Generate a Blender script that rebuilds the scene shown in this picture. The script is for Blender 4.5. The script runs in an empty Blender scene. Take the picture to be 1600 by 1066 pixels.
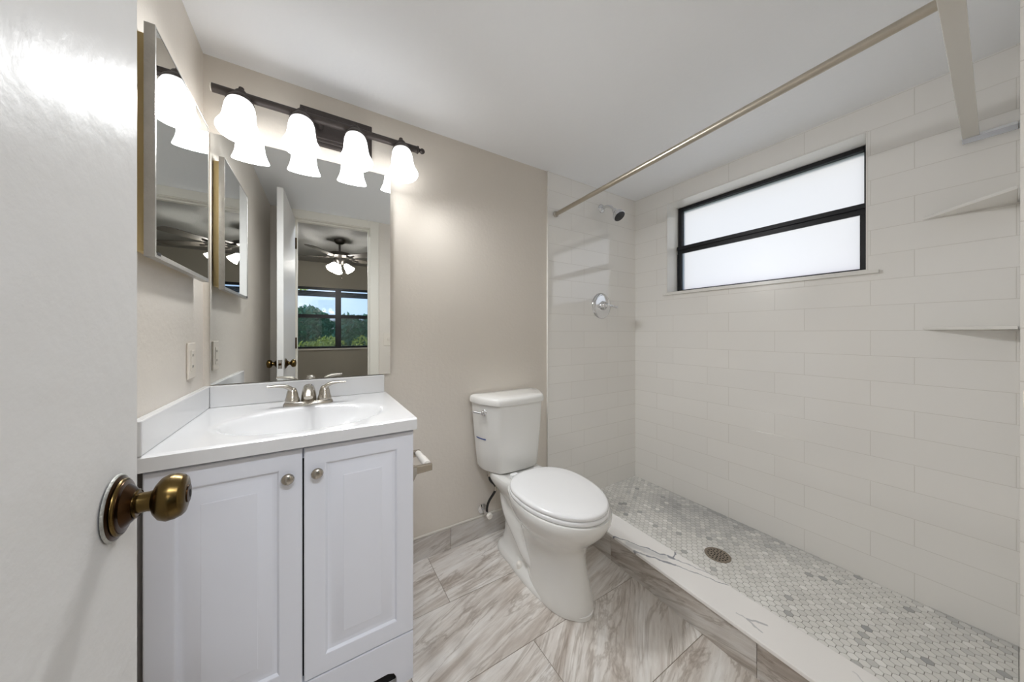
import bpy, bmesh, math, random
from mathutils import Vector, Matrix
random.seed(7)
PI = math.pi
scene = bpy.context.scene
COL = scene.collection

# ------------------------------------------------------------------ camera
cam_d = bpy.data.cameras.new('camera')
cam_d.sensor_width = 36.0
cam_d.lens = 492.8 / 1600 * 36.0
cam_d.shift_y = -12.6 / 1600
cam_d.clip_start = 0.01
cam = bpy.data.objects.new('camera', cam_d)
COL.objects.link(cam)
cam.location = (0.3416, -1.553, 1.112)
cam.rotation_euler = (PI / 2, 0, -0.5586)
scene.camera = cam

# ------------------------------------------------------------------ view
scene.view_settings.view_transform = 'Standard'
scene.view_settings.look = 'None'
scene.view_settings.gamma = 1.0
scene.view_settings.use_curve_mapping = False
scene.view_settings.exposure = 0.13
cy = scene.cycles
cy.use_denoising = True
cy.max_bounces = 14
cy.diffuse_bounces = 7
cy.glossy_bounces = 8
cy.transmission_bounces = 8
cy.transparent_max_bounces = 12
cy.caustics_reflective = False
cy.caustics_refractive = False
cy.sample_clamp_indirect = 6.0

# ------------------------------------------------------------------ sky
SKY_STRENGTH = 1.5
world = bpy.data.worlds.new('sky')
scene.world = world
world.use_nodes = True
wn, wl = world.node_tree.nodes, world.node_tree.links
wn.clear()
w_out = wn.new('ShaderNodeOutputWorld')
w_bg = wn.new('ShaderNodeBackground')
w_tc = wn.new('ShaderNodeTexCoord')
w_sep = wn.new('ShaderNodeSeparateXYZ')
w_ramp = wn.new('ShaderNodeValToRGB')
w_ramp.color_ramp.elements[0].position = 0.0
w_ramp.color_ramp.elements[0].color = (0.52, 0.70, 0.95, 1)
w_ramp.color_ramp.elements[1].position = 0.5
w_ramp.color_ramp.elements[1].color = (0.13, 0.34, 0.80, 1)
w_noise = wn.new('ShaderNodeTexNoise')
w_noise.inputs['Scale'].default_value = 3.0
w_noise.inputs['Detail'].default_value = 6.0
w_map = wn.new('ShaderNodeMapping')
w_map.inputs['Scale'].default_value = (1.0, 1.0, 2.6)
w_map.inputs['Location'].default_value = (0.35, 0.1, 0.2)
w_cr = wn.new('ShaderNodeValToRGB')
w_cr.color_ramp.elements[0].position = 0.45
w_cr.color_ramp.elements[1].position = 0.68
w_mix = wn.new('ShaderNodeMix')
w_mix.data_type = 'RGBA'
w_mix.inputs[7].default_value = (0.95, 0.97, 1.0, 1)
wl.new(w_tc.outputs['Generated'], w_sep.inputs[0])
wl.new(w_sep.outputs['Z'], w_ramp.inputs[0])
wl.new(w_tc.outputs['Generated'], w_map.inputs[0])
wl.new(w_map.outputs[0], w_noise.inputs['Vector'])
wl.new(w_noise.outputs[0], w_cr.inputs[0])
wl.new(w_cr.outputs[0], w_mix.inputs[0])
wl.new(w_ramp.outputs[0], w_mix.inputs[6])
wl.new(w_mix.outputs[2], w_bg.inputs[0])
w_bg.inputs[1].default_value = SKY_STRENGTH
wl.new(w_bg.outputs[0], w_out.inputs[0])

# ------------------------------------------------------------------ sun and large lights
SUN = 3.0
sun_d = bpy.data.lights.new('sun', 'SUN')
sun_d.energy = SUN
sun_d.angle = 0.02
sun_d.color = (1.0, 0.97, 0.93)
sun = bpy.data.objects.new('sun', sun_d)
COL.objects.link(sun)
sun.location = (6, -3, 6)
sun.rotation_euler = Vector((-0.78, -0.34, -0.60)).to_track_quat('-Z', 'Y').to_euler()

DOOR_FILL = 28.0      # added fill lamp, unseen above the doorway, aimed into the bathroom
SHADE_POWER = 3.5
BULB_WATTS = 15.0    # vanity shades
FAN_POWER = 44.0
bl = bpy.data.lights.new('doorway_fill', 'AREA')
bl.shape = 'RECTANGLE'
bl.size = 0.9
bl.size_y = 0.12
bl.energy = DOOR_FILL
bl.color = (0.86, 0.91, 1.0)
blo = bpy.data.objects.new('doorway_fill', bl)
COL.objects.link(blo)
blo.location = (0.50, -2.12, 2.375)
blo.rotation_euler = (Vector((0.75, -0.5, 0.7)) - Vector(blo.location)).to_track_quat('-Z', 'Y').to_euler()


# ------------------------------------------------------------------ helpers
def lin(r, g, b):
    def f(c):
        c /= 255.0
        return c / 12.92 if c <= 0.04045 else ((c + 0.055) / 1.055) ** 2.4
    return (f(r), f(g), f(b), 1.0)


def new_mat(name):
    m = bpy.data.materials.new(name)
    m.use_nodes = True
    return m, m.node_tree.nodes, m.node_tree.links, m.node_tree.nodes['Principled BSDF']


def mat(name, c, rough=0.5, metal=0.0, bump=0.0, bscale=40.0, var=0.0, vscale=3.0, coat=0.0, spec=0.5):
    m, n, l, p = new_mat(name)
    p.inputs['Roughness'].default_value = rough
    p.inputs['Metallic'].default_value = metal
    p.inputs['Coat Weight'].default_value = coat
    p.inputs['Specular IOR Level'].default_value = spec
    tc = n.new('ShaderNodeTexCoord')
    nz = n.new('ShaderNodeTexNoise')
    nz.inputs['Scale'].default_value = vscale
    nz.inputs['Detail'].default_value = 4
    l.new(tc.outputs['Object'], nz.inputs['Vector'])
    mx = n.new('ShaderNodeMix')
    mx.data_type = 'RGBA'
    mx.inputs[6].default_value = tuple(max(0, x * (1 - var)) for x in c[:3]) + (1,)
    mx.inputs[7].default_value = tuple(min(1, x * (1 + var)) for x in c[:3]) + (1,)
    l.new(nz.outputs[0], mx.inputs[0])
    l.new(mx.outputs[2], p.inputs['Base Color'])
    if bump:
        n2 = n.new('ShaderNodeTexNoise')
        n2.inputs['Scale'].default_value = bscale
        n2.inputs['Detail'].default_value = 5
        l.new(tc.outputs['Object'], n2.inputs['Vector'])
        b = n.new('ShaderNodeBump')
        b.inputs['Strength'].default_value = bump
        b.inputs['Distance'].default_value = 0.004
        l.new(n2.outputs[0], b.inputs['Height'])
        l.new(b.outputs[0], p.inputs['Normal'])
    return m


def emit_mat(name, c, s, base=(0.9, 0.9, 0.88, 1)):
    m, n, l, p = new_mat(name)
    p.inputs['Base Color'].default_value = base
    p.inputs['Roughness'].default_value = 0.35
    p.inputs['Emission Color'].default_value = c
    p.inputs['Emission Strength'].default_value = s
    return m


def brick_mat(name, axis, s0, z0, w, h, off, tile, mortar, rough, coat=0.0):
    """glazed wall tile: axis 'X' or 'Y' runs along the wall"""
    m, n, l, p = new_mat(name)
    tc = n.new('ShaderNodeTexCoord')
    sp = n.new('ShaderNodeSeparateXYZ')
    l.new(tc.outputs['Object'], sp.inputs[0])
    a = n.new('ShaderNodeMath'); a.operation = 'ADD'; a.inputs[1].default_value = -s0 + w * 20
    b = n.new('ShaderNodeMath'); b.operation = 'ADD'; b.inputs[1].default_value = -z0
    l.new(sp.outputs[axis], a.inputs[0])
    l.new(sp.outputs['Z'], b.inputs[0])
    cb = n.new('ShaderNodeCombineXYZ')
    l.new(a.outputs[0], cb.inputs[0]); l.new(b.outputs[0], cb.inputs[1])
    br = n.new('ShaderNodeTexBrick')
    br.offset = off; br.offset_frequency = 2; br.squash = 1.0
    br.inputs['Scale'].default_value = 1.0
    br.inputs['Brick Width'].default_value = w
    br.inputs['Row Height'].default_value = h
    br.inputs['Mortar Size'].default_value = 0.0014
    br.inputs['Mortar Smooth'].default_value = 0.35
    br.inputs['Bias'].default_value = 0.0
    br.inputs['Color1'].default_value = tile
    br.inputs['Color2'].default_value = tuple(x * 0.975 for x in tile[:3]) + (1,)
    br.inputs['Mortar'].default_value = mortar
    l.new(cb.outputs[0], br.inputs['Vector'])
    l.new(br.outputs['Color'], p.inputs['Base Color'])
    p.inputs['Roughness'].default_value = rough
    p.inputs['Specular IOR Level'].default_value = 0.9
    p.inputs['Coat Weight'].default_value = coat
    p.inputs['Coat Roughness'].default_value = 0.03
    nz = n.new('ShaderNodeTexNoise')
    nz.inputs['Scale'].default_value = 9.0
    l.new(tc.outputs['Object'], nz.inputs['Vector'])
    sm = n.new('ShaderNodeMath'); sm.operation = 'MULTIPLY_ADD'
    sm.inputs[1].default_value = -1.0
    l.new(br.outputs['Fac'], sm.inputs[0])
    nm = n.new('ShaderNodeMath'); nm.operation = 'MULTIPLY'; nm.inputs[1].default_value = 0.35
    l.new(nz.outputs[0], nm.inputs[0])
    l.new(nm.outputs[0], sm.inputs[2])
    bu = n.new('ShaderNodeBump')
    bu.inputs['Strength'].default_value = 0.35
    bu.inputs['Distance'].default_value = 0.0015
    l.new(sm.outputs[0], bu.inputs['Height'])
    l.new(bu.outputs[0], p.inputs['Normal'])
    return m


def stone_plank(name, plane, dark=1.0):  # dark dims the whole colour ramp to paint in shade
    """greige veined porcelain; per-tile values come from the face attributes tint and turn"""
    m, n, l, p = new_mat(name)
    tc = n.new('ShaderNodeTexCoord')
    sp = n.new('ShaderNodeSeparateXYZ')
    l.new(tc.outputs['Object'], sp.inputs[0])
    cb = n.new('ShaderNodeCombineXYZ')
    l.new(sp.outputs[plane[0]], cb.inputs[0]); l.new(sp.outputs[plane[1]], cb.inputs[1])
    at = n.new('ShaderNodeAttribute'); at.attribute_name = 'tint'
    ar = n.new('ShaderNodeAttribute'); ar.attribute_name = 'turn'
    ro = n.new('ShaderNodeVectorRotate'); ro.rotation_type = 'Z_AXIS'
    l.new(cb.outputs[0], ro.inputs['Vector']); l.new(ar.outputs['Fac'], ro.inputs['Angle'])
    mu = n.new('ShaderNodeMath'); mu.operation = 'MULTIPLY'; mu.inputs[1].default_value = 17.0
    l.new(at.outputs['Fac'], mu.inputs[0])
    ad = n.new('ShaderNodeVectorMath'); ad.operation = 'ADD'
    cz = n.new('ShaderNodeCombineXYZ')
    for i in range(3):
        l.new(mu.outputs[0], cz.inputs[i])
    l.new(ro.outputs[0], ad.inputs[0]); l.new(cz.outputs[0], ad.inputs[1])

    def noise(sx, sy, detail, dist):
        mp = n.new('ShaderNodeMapping'); mp.inputs['Scale'].default_value = (sx, sy, 1)
        l.new(ad.outputs[0], mp.inputs[0])
        z = n.new('ShaderNodeTexNoise')
        z.inputs['Scale'].default_value = 1.0
        z.inputs['Detail'].default_value = detail
        z.inputs['Roughness'].default_value = 0.62
        z.inputs['Distortion'].default_value = dist
        l.new(mp.outputs[0], z.inputs['Vector'])
        return z
    z1 = noise(1.7, 15.0, 8, 0.45)
    z2 = noise(1.6, 8.0, 6, 0.8)
    z3 = noise(11.0, 90.0, 4, 0.4)
    r1 = n.new('ShaderNodeValToRGB')
    e = r1.color_ramp.elements
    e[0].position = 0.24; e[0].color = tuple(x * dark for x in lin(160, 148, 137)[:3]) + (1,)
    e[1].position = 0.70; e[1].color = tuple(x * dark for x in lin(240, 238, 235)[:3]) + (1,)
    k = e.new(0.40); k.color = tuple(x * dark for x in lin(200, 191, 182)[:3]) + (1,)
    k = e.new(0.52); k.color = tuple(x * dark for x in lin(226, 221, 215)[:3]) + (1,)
    l.new(z1.outputs[0], r1.inputs[0])
    # thin dark veins along ridges of the second noise
    s = n.new('ShaderNodeMath'); s.operation = 'SUBTRACT'; s.inputs[1].default_value = 0.5
    l.new(z2.outputs[0], s.inputs[0])
    ab = n.new('ShaderNodeMath'); ab.operation = 'ABSOLUTE'
    l.new(s.outputs[0], ab.inputs[0])
    r2 = n.new('ShaderNodeValToRGB')
    r2.color_ramp.elements[0].position = 0.0; r2.color_ramp.elements[0].color = (0.50, 0.45, 0.40, 1)
    r2.color_ramp.elements[1].position = 0.030; r2.color_ramp.elements[1].color = (1, 1, 1, 1)
    l.new(ab.outputs[0], r2.inputs[0])
    m1 = n.new('ShaderNodeMix'); m1.data_type = 'RGBA'; m1.blend_type = 'MULTIPLY'; m1.inputs[0].default_value = 0.6
    l.new(r1.outputs[0], m1.inputs[6]); l.new(r2.outputs[0], m1.inputs[7])
    r3 = n.new('ShaderNodeValToRGB')
    r3.color_ramp.elements[0].position = 0.3; r3.color_ramp.elements[0].color = (0.78, 0.76, 0.74, 1)
    r3.color_ramp.elements[1].position = 0.6; r3.color_ramp.elements[1].color = (1, 1, 1, 1)
    l.new(z3.outputs[0], r3.inputs[0])
    m2 = n.new('ShaderNodeMix'); m2.data_type = 'RGBA'; m2.blend_type = 'MULTIPLY'; m2.inputs[0].default_value = 0.7
    l.new(m1.outputs[2], m2.inputs[6]); l.new(r3.outputs[0], m2.inputs[7])
    l.new(m2.outputs[2], p.inputs['Base Color'])
    p.inputs['Roughness'].default_value = 0.38
    return m


class MB:
    """collects verts and faces in world space"""
    def __init__(self):
        self.v, self.f, self.attr = [], [], []

    def face(self, idx, tint=0.0, turn=0.0):
        self.f.append(idx); self.attr.append((tint, turn))

    def box(self, x0, x1, y0, y1, z0, z1, tint=0.0, turn=0.0):
        b = len(self.v)
        for z in (z0, z1):
            self.v += [(x0, y0, z), (x1, y0, z), (x1, y1, z), (x0, y1, z)]
        for q in ((0, 3, 2, 1), (4, 5, 6, 7), (0, 1, 5, 4), (1, 2, 6, 5), (2, 3, 7, 6), (3, 0, 4, 7)):
            self.face([b + i for i in q], tint, turn)
        return self

    def quad(self, a, b, c, d, tint=0.0, turn=0.0):
        k = len(self.v)
        self.v += [tuple(a), tuple(b), tuple(c), tuple(d)]
        self.face([k, k + 1, k + 2, k + 3], tint, turn)
        return self

    def prism(self, pts, z0, z1):
        """convex or simple plan polygon, counter-clockwise"""
        b = len(self.v); n = len(pts)
        self.v += [(x, y, z0) for x, y in pts] + [(x, y, z1) for x, y in pts]
        self.face([b + i for i in reversed(range(n))])
        self.face([b + n + i for i in range(n)])
        for i in range(n):
            j = (i + 1) % n
            self.face([b + i, b + j, b + n + j, b + n + i])
        return self

    def loft(self, rings, cap0=True, cap1=True):
        b = len(self.v); n = len(rings[0])
        for r in rings:
            self.v += [tuple(p) for p in r]
        for k in range(len(rings) - 1):
            for i in range(n):
                j = (i + 1) % n
                self.face([b + k * n + i, b + k * n + j, b + (k + 1) * n + j, b + (k + 1) * n + i])
        if cap0: self.face([b + i for i in reversed(range(n))])
        if cap1: self.face([b + (len(rings) - 1) * n + i for i in range(n)])
        return self

    def lathe(self, prof, o, axis=(0, 0, 1), n=32, cap0=True, cap1=True):
        """prof: (radius, height along the axis)"""
        a = Vector(axis).normalized()
        u = a.orthogonal().normalized(); w = a.cross(u)
        o = Vector(o)
        rings = [[o + a * h + (u * math.cos(2 * PI * i / n) + w * math.sin(2 * PI * i / n)) * max(r, 1e-4)
                  for i in range(n)] for r, h in prof]
        return self.loft(rings, cap0, cap1)

    def tube(self, path, rad, n=14, cap=True):
        P = [Vector(p) for p in path]
        R = rad if isinstance(rad, (list, tuple)) else [rad] * len(P)
        rings = []; up = None
        for i, p in enumerate(P):
            t = (P[min(i + 1, len(P) - 1)] - P[max(i - 1, 0)]).normalized()
            if up is None: up = t.orthogonal().normalized()
            up = (up - t * up.dot(t)).normalized()
            w = t.cross(up)
            rr = R[i] if isinstance(R[i], tuple) else (R[i], R[i])
            rings.append([p + up * math.cos(2 * PI * k / n) * rr[0] + w * math.sin(2 * PI * k / n) * rr[1] for k in range(n)])
        return self.loft(rings, cap, cap)

    def ball(self, c, r, n=18, sz=1.0):
        m = n // 2
        prof = [(r * math.sin(PI * i / m), -r * sz * math.cos(PI * i / m)) for i in range(m + 1)]
        return self.lathe(prof, c, (0, 0, 1), n, False, False)

    def build(self, name, material, parent=None, smooth=None, bevel=0.0, seg=2, sub=0):
        me = bpy.data.meshes.new(name)
        off = Vector(parent_loc(parent)) if parent else Vector((0, 0, 0))
        me.from_pydata([tuple(Vector(v) - off) for v in self.v], [], self.f)
        if any(a != (0.0, 0.0) for a in self.attr):
            t = me.attributes.new('tint', 'FLOAT', 'FACE'); r = me.attributes.new('turn', 'FLOAT', 'FACE')
            for i, a in enumerate(self.attr):
                t.data[i].value = a[0]; r.data[i].value = a[1]
        bm = bmesh.new(); bm.from_mesh(me)
        bmesh.ops.recalc_face_normals(bm, faces=bm.faces)
        bm.to_mesh(me); bm.free()
        if smooth is not None:
            me.polygons.foreach_set('use_smooth', [True] * len(me.polygons))
            if smooth < 180:
                me.set_sharp_from_angle(angle=math.radians(smooth))
        for mm in (material if isinstance(material, list) else [material]):
            me.materials.append(mm)
        o = bpy.data.objects.new(name, me)
        COL.objects.link(o)
        if parent: o.parent = parent
        if bevel:
            b = o.modifiers.new('bevel', 'BEVEL'); b.width = bevel; b.segments = seg
            b.limit_method = 'ANGLE'; b.angle_limit = math.radians(40)
            b.harden_normals = False
        if sub:
            s = o.modifiers.new('subdivision', 'SUBSURF'); s.levels = sub; s.render_levels = sub
        return o


def parent_loc(o):
    v = Vector((0, 0, 0))
    while o:
        v += o.location; o = o.parent
    return v


def thing(name, label, cat, loc, group=None):
    o = bpy.data.objects.new(name, None)
    o.empty_display_size = 0.05
    COL.objects.link(o)
    o.location = loc
    o['label'] = label; o['category'] = cat
    if group: o['group'] = group
    return o


def tag(o, label, cat, group=None):
    o['label'] = label; o['category'] = cat
    if group: o['group'] = group
    return o


def struct(o, label=None):
    o['kind'] = 'structure'
    if label: o['label'] = label
    return o


def lab(o, label):
    o['label'] = label
    return o


def sgnpow(c, e):
    return math.copysign(abs(c) ** e, c)


def smooth_poly(pts, it=3, closed=True):
    for _ in range(it):
        q = []
        n = len(pts)
        for i in range(n):
            a, b = pts[i], pts[(i + 1) % n]
            q.append((a[0] * .75 + b[0] * .25, a[1] * .75 + b[1] * .25))
            q.append((a[0] * .25 + b[0] * .75, a[1] * .25 + b[1] * .75))
        pts = q
    return pts


def bez(p0, p1, p2, p3, n=14):
    r = []
    for i in range(n + 1):
        t = i / n
        r.append(tuple((1 - t) ** 3 * a + 3 * (1 - t) ** 2 * t * b + 3 * (1 - t) * t * t * c + t ** 3 * d
                       for a, b, c, d in zip(p0, p1, p2, p3)))
    return r


# ------------------------------------------------------------------ materials
M_paint = mat('cream_wall_paint', lin(218, 211, 201), 0.42, bump=0.25, bscale=60, var=0.02)
M_ceil = mat('white_ceiling_paint', lin(246, 248, 251), 0.55, bump=0.2, bscale=50, var=0.01)
M_bed = mat('greige_bedroom_paint', lin(178, 172, 158), 0.7, var=0.02)
M_popcorn = mat('popcorn_ceiling', lin(176, 175, 173), 0.9, bump=1.0, bscale=70, var=0.12, vscale=60)
M_trim = mat('white_trim_paint', lin(226, 222, 212), 0.35, var=0.01)
M_caulk = mat('white_caulk', lin(214, 209, 200), 0.5)
M_door = mat('door_gloss_paint', lin(222, 221, 219), 0.33, bump=0.32, bscale=26, var=0.015, spec=0.02)
M_vanity = mat('white_thermofoil', lin(226, 228, 235), 0.32, var=0.01)
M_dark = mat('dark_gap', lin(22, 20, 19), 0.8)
M_marble = mat('cultured_marble', lin(219, 219, 219), 0.12, var=0.008, coat=0.3)
M_china = mat('white_china', lin(228, 227, 223), 0.10, var=0.008, coat=0.4)
M_seat = mat('white_seat_plastic', lin(236, 236, 236), 0.16, var=0.005)
M_nickel = mat('brushed_nickel', lin(186, 180, 170), 0.24, 1.0, var=0.05, vscale=30)
M_chrome = mat('chrome', lin(225, 226, 228), 0.06, 1.0)
M_rod = mat('satin_aluminium', lin(190, 182, 168), 0.30, 1.0, var=0.06, vscale=25)
M_bronze = mat('oil_rubbed_bronze', lin(74, 68, 66), 0.45, 0.55, bump=0.2, bscale=80, var=0.25, vscale=12)
M_brass = mat('antique_brass', lin(98, 80, 46), 0.27, 1.0, var=0.45, vscale=22)
M_brass_dark = mat('tarnished_brass', lin(66, 46, 28), 0.28, 1.0, var=0.6, vscale=40)
M_corrode = mat('corroded_metal', lin(176, 176, 170), 0.5, 0.6, bump=0.8, bscale=120, var=0.45, vscale=60)
M_black = mat('black_metal_frame', lin(20, 20, 24), 0.35, 0.3)
M_rubber = mat('black_hose', lin(28, 26, 25), 0.45)
M_white_pl = mat('white_plastic', lin(236, 232, 224), 0.35)
M_ivory = mat('ivory_plastic', lin(222, 214, 202), 0.4)
M_blue = mat('blue_tape', lin(28, 62, 140), 0.5)
M_nozzle = mat('black_nozzle_plate', lin(18, 20, 26), 0.3)
M_drain = mat('worn_drain_steel', lin(150, 139, 126), 0.5, 0.5, var=0.2, vscale=40)
M_mirror_edge = mat('mirror_edge', lin(150, 156, 152), 0.2, 0.6)
M_alu = mat('scuffed_aluminium', lin(178, 176, 172), 0.35, 0.8, bump=0.4, bscale=60, var=0.15, vscale=25)
M_cab = mat('tan_cabinet_body', lin(226, 202, 146), 0.5, var=0.03)
M_fan = mat('dark_pewter', lin(92, 88, 84), 0.3, 0.9)
M_blade = mat('fan_blade_grey', lin(96, 90, 84), 0.5)
M_tilewhite = mat('white_tile_trim', lin(232, 230, 225), 0.18)
M_rail = mat('glossy_white_rail', lin(214, 211, 204), 0.10, var=0.01)
M_leaf_d = mat('dark_leaves', lin(92, 148, 118), 0.6, var=0.5, vscale=3)
M_leaf_l = mat('light_leaves', lin(210, 226, 128), 0.6, var=0.35, vscale=6)
M_bark = mat('bark', lin(96, 82, 66), 0.8)
M_ground = mat('lawn_ground', lin(120, 130, 84), 0.9, var=0.2)
M_bedfloor = mat('bedroom_floor', lin(160, 148, 132), 0.5, var=0.1)
M_outwall = mat('stucco', lin(190, 186, 178), 0.9)
M_grout = mat('floor_grout', lin(150, 140, 128), 0.8)
M_hexgrout = mat('mosaic_grout', lin(158, 156, 150), 0.7)

m, n, l, p = new_mat('mirror_glass')
p.inputs['Base Color'].default_value = (0.80, 0.815, 0.81, 1)
p.inputs['Metallic'].default_value = 1.0
p.inputs['Roughness'].default_value = 0.0
M_mirror = m

m, n, l, p = new_mat('frosted_glass')
tr = n.new('ShaderNodeBsdfTranslucent'); tr.inputs[0].default_value = (0.84, 0.815, 0.80, 1)
gl = n.new('ShaderNodeBsdfGlossy'); gl.inputs['Roughness'].default_value = 0.35
tcn = n.new('ShaderNodeTexCoord'); nzn = n.new('ShaderNodeTexNoise'); nzn.inputs['Scale'].default_value = 220
l.new(tcn.outputs['Object'], nzn.inputs['Vector'])
bmp = n.new('ShaderNodeBump'); bmp.inputs['Strength'].default_value = 0.3; bmp.inputs['Distance'].default_value = 0.002
l.new(nzn.outputs[0], bmp.inputs['Height'])
l.new(bmp.outputs[0], gl.inputs['Normal'])
mxs = n.new('ShaderNodeMixShader'); mxs.inputs[0].default_value = 0.06
l.new(tr.outputs[0], mxs.inputs[1]); l.new(gl.outputs[0], mxs.inputs[2])
l.new(mxs.outputs[0], n['Material Output'].inputs[0])
M_frost = m

m, n, l, p = new_mat('clear_glass')
tp = n.new('ShaderNodeBsdfTransparent'); gl = n.new('ShaderNodeBsdfGlossy'); gl.inputs['Roughness'].default_value = 0.0
mxs = n.new('ShaderNodeMixShader'); mxs.inputs[0].default_value = 0.05
l.new(tp.outputs[0], mxs.inputs[1]); l.new(gl.outputs[0], mxs.inputs[2])
l.new(mxs.outputs[0], n['Material Output'].inputs[0])
M_glass = m

m, n, l, p = new_mat('insect_screen')
tp = n.new('ShaderNodeBsdfTransparent'); df = n.new('ShaderNodeBsdfDiffuse'); df.inputs[0].default_value = (0.10, 0.15, 0.16, 1)
mxs = n.new('ShaderNodeMixShader'); mxs.inputs[0].default_value = 0.30
l.new(tp.outputs[0], mxs.inputs[1]); l.new(df.outputs[0], mxs.inputs[2])
l.new(mxs.outputs[0], n['Material Output'].inputs[0])
M_screen = m

M_shade = emit_mat('lit_opal_glass', (0.98, 0.985, 1.0, 1), SHADE_POWER)
_n, _l = M_shade.node_tree.nodes, M_shade.node_tree.links
_g = _n.new('ShaderNodeNewGeometry'); _s = _n.new('ShaderNodeSeparateXYZ'); _m = _n.new('ShaderNodeMapRange')
_m.inputs['From Min'].default_value = 1.880; _m.inputs['From Max'].default_value = 1.935
_m.inputs['To Min'].default_value = SHADE_POWER; _m.inputs['To Max'].default_value = 0.55
_l.new(_g.outputs['Position'], _s.inputs[0]); _l.new(_s.outputs['Z'], _m.inputs[0]); _l.new(_m.outputs[0], _n['Principled BSDF'].inputs['Emission Strength'])
M_fanshade = emit_mat('lit_fan_glass', (1.0, 0.96, 0.9, 1), FAN_POWER)

TILE = lin(240, 238, 234)
MORT = lin(222, 219, 213)
M_tileR = brick_mat('white_wall_tile', 'Y', -0.309, 0.02 + 0.1102, 0.341, 0.1102, 0.648, TILE, MORT, 0.13)
M_tileB = brick_mat('white_wall_tile_end', 'X', 1.764, 0.02 + 0.1102, 0.341, 0.1102, 0.663, TILE, MORT, 0.07, 0.7)
M_plankF = stone_plank('floor_porcelain', 'XY')
M_plankB = stone_plank('baseboard_porcelain_shaded', 'XZ', 0.80)  # floor porcelain again, with the shade on the strip put into its colour
M_plankC = stone_plank('curb_porcelain_shaded', 'YZ', 0.85)  # same porcelain, darkened to paint the curb face as shaded

# marble mosaic: one tint per hexagon
m, n, l, p = new_mat('hexagon_marble')
at = n.new('ShaderNodeAttribute'); at.attribute_name = 'tint'
rp = n.new('ShaderNodeValToRGB')
rp.color_ramp.elements[0].position = 0.0; rp.color_ramp.elements[0].color = lin(168, 169, 170)
rp.color_ramp.elements[1].position = 1.0; rp.color_ramp.elements[1].color = lin(246, 245, 242)
k = rp.color_ramp.elements.new(0.35); k.color = lin(202, 202, 200)
k = rp.color_ramp.elements.new(0.6); k.color = lin(226, 225, 221)
l.new(at.outputs['Fac'], rp.inputs[0])
l.new(rp.outputs[0], p.inputs['Base Color'])
p.inputs['Roughness'].default_value = 0.3
M_hex = m

# veined white marble of the curb cap: a few veins running along given lines
m, n, l, p = new_mat('veined_marble')
tc = n.new('ShaderNodeTexCoord')
nz = n.new('ShaderNodeTexNoise'); nz.inputs['Scale'].default_value = 22; nz.inputs['Detail'].default_value = 5
l.new(tc.outputs['Object'], nz.inputs['Vector'])
s5 = n.new('ShaderNodeVectorMath'); s5.operation = 'SUBTRACT'; s5.inputs[1].default_value = (0.5, 0.5, 0.5)
l.new(nz.outputs['Color'], s5.inputs[0])
sc_ = n.new('ShaderNodeVectorMath'); sc_.operation = 'SCALE'; sc_.inputs['Scale'].default_value = 0.035
l.new(s5.outputs[0], sc_.inputs[0])
ad = n.new('ShaderNodeVectorMath'); ad.operation = 'ADD'
l.new(tc.outputs['Object'], ad.inputs[0]); l.new(sc_.outputs[0], ad.inputs[1])
fl2 = n.new('ShaderNodeVectorMath'); fl2.operation = 'MULTIPLY'; fl2.inputs[1].default_value = (1, 1, 0)
l.new(ad.outputs[0], fl2.inputs[0])


def vein(a, b, w, strength):
    a = Vector((a[0], a[1], 0)); b = Vector((b[0], b[1], 0)); ab = b - a
    d0 = n.new('ShaderNodeVectorMath'); d0.operation = 'SUBTRACT'; d0.inputs[1].default_value = a
    l.new(fl2.outputs[0], d0.inputs[0])
    dt = n.new('ShaderNodeVectorMath'); dt.operation = 'DOT_PRODUCT'; dt.inputs[1].default_value = ab / ab.length_squared
    l.new(d0.outputs[0], dt.inputs[0])
    cl = n.new('ShaderNodeClamp'); l.new(dt.outputs['Value'], cl.inputs[0])
    pr = n.new('ShaderNodeVectorMath'); pr.operation = 'SCALE'; pr.inputs[0].default_value = ab
    l.new(cl.outputs[0], pr.inputs['Scale'])
    df = n.new('ShaderNodeVectorMath'); df.operation = 'DISTANCE'
    l.new(d0.outputs[0], df.inputs[0]); l.new(pr.outputs[0], df.inputs[1])
    mr = n.new('ShaderNodeMapRange'); mr.interpolation_type = 'SMOOTHSTEP'
    mr.inputs['From Min'].default_value = w * 0.25; mr.inputs['From Max'].default_value = w
    mr.inputs['To Min'].default_value = strength; mr.inputs['To Max'].default_value = 0.0
    l.new(df.outputs['Value'], mr.inputs[0])
    return mr


VEINS = [((1.560, -0.520), (1.612, -0.640), .0045, .85), ((1.612, -0.640), (1.652, -0.745), .0050, .9), ((1.652, -0.745), (1.668, -0.768), .008, .95),
         ((1.664, -0.766), (1.716, -0.742), .0055, .95), ((1.540, -0.615), (1.580, -0.690), .006, .7), ((1.580, -0.690), (1.630, -0.790), .0075, .9),
         ((1.630, -0.790), (1.700, -0.960), .0035, .75), ((1.668, -0.775), (1.735, -1.000), .0030, .7), ((1.575, -0.600), (1.632, -0.735), .026, .32),
         ((1.620, -1.105), (1.600, -1.065), .006, .55), ((1.600, -1.065), (1.577, -1.110), .005, .5), ((1.600, -1.065), (1.590, -1.030), .004, .35), ((1.66, -1.30), (1.64, -1.34), .004, .3)]
last = None
for a_, b_, w_, k_ in VEINS:
    q_ = vein(a_, b_, w_, k_)
    if last is None: last = q_.outputs[0]
    else:
        mxm = n.new('ShaderNodeMath'); mxm.operation = 'MAXIMUM'
        l.new(last, mxm.inputs[0]); l.new(q_.outputs[0], mxm.inputs[1]); last = mxm.outputs[0]
mx = n.new('ShaderNodeMix'); mx.data_type = 'RGBA'; mx.inputs[6].default_value = lin(246, 244, 242); mx.inputs[7].default_value = lin(134, 138, 147)
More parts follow.
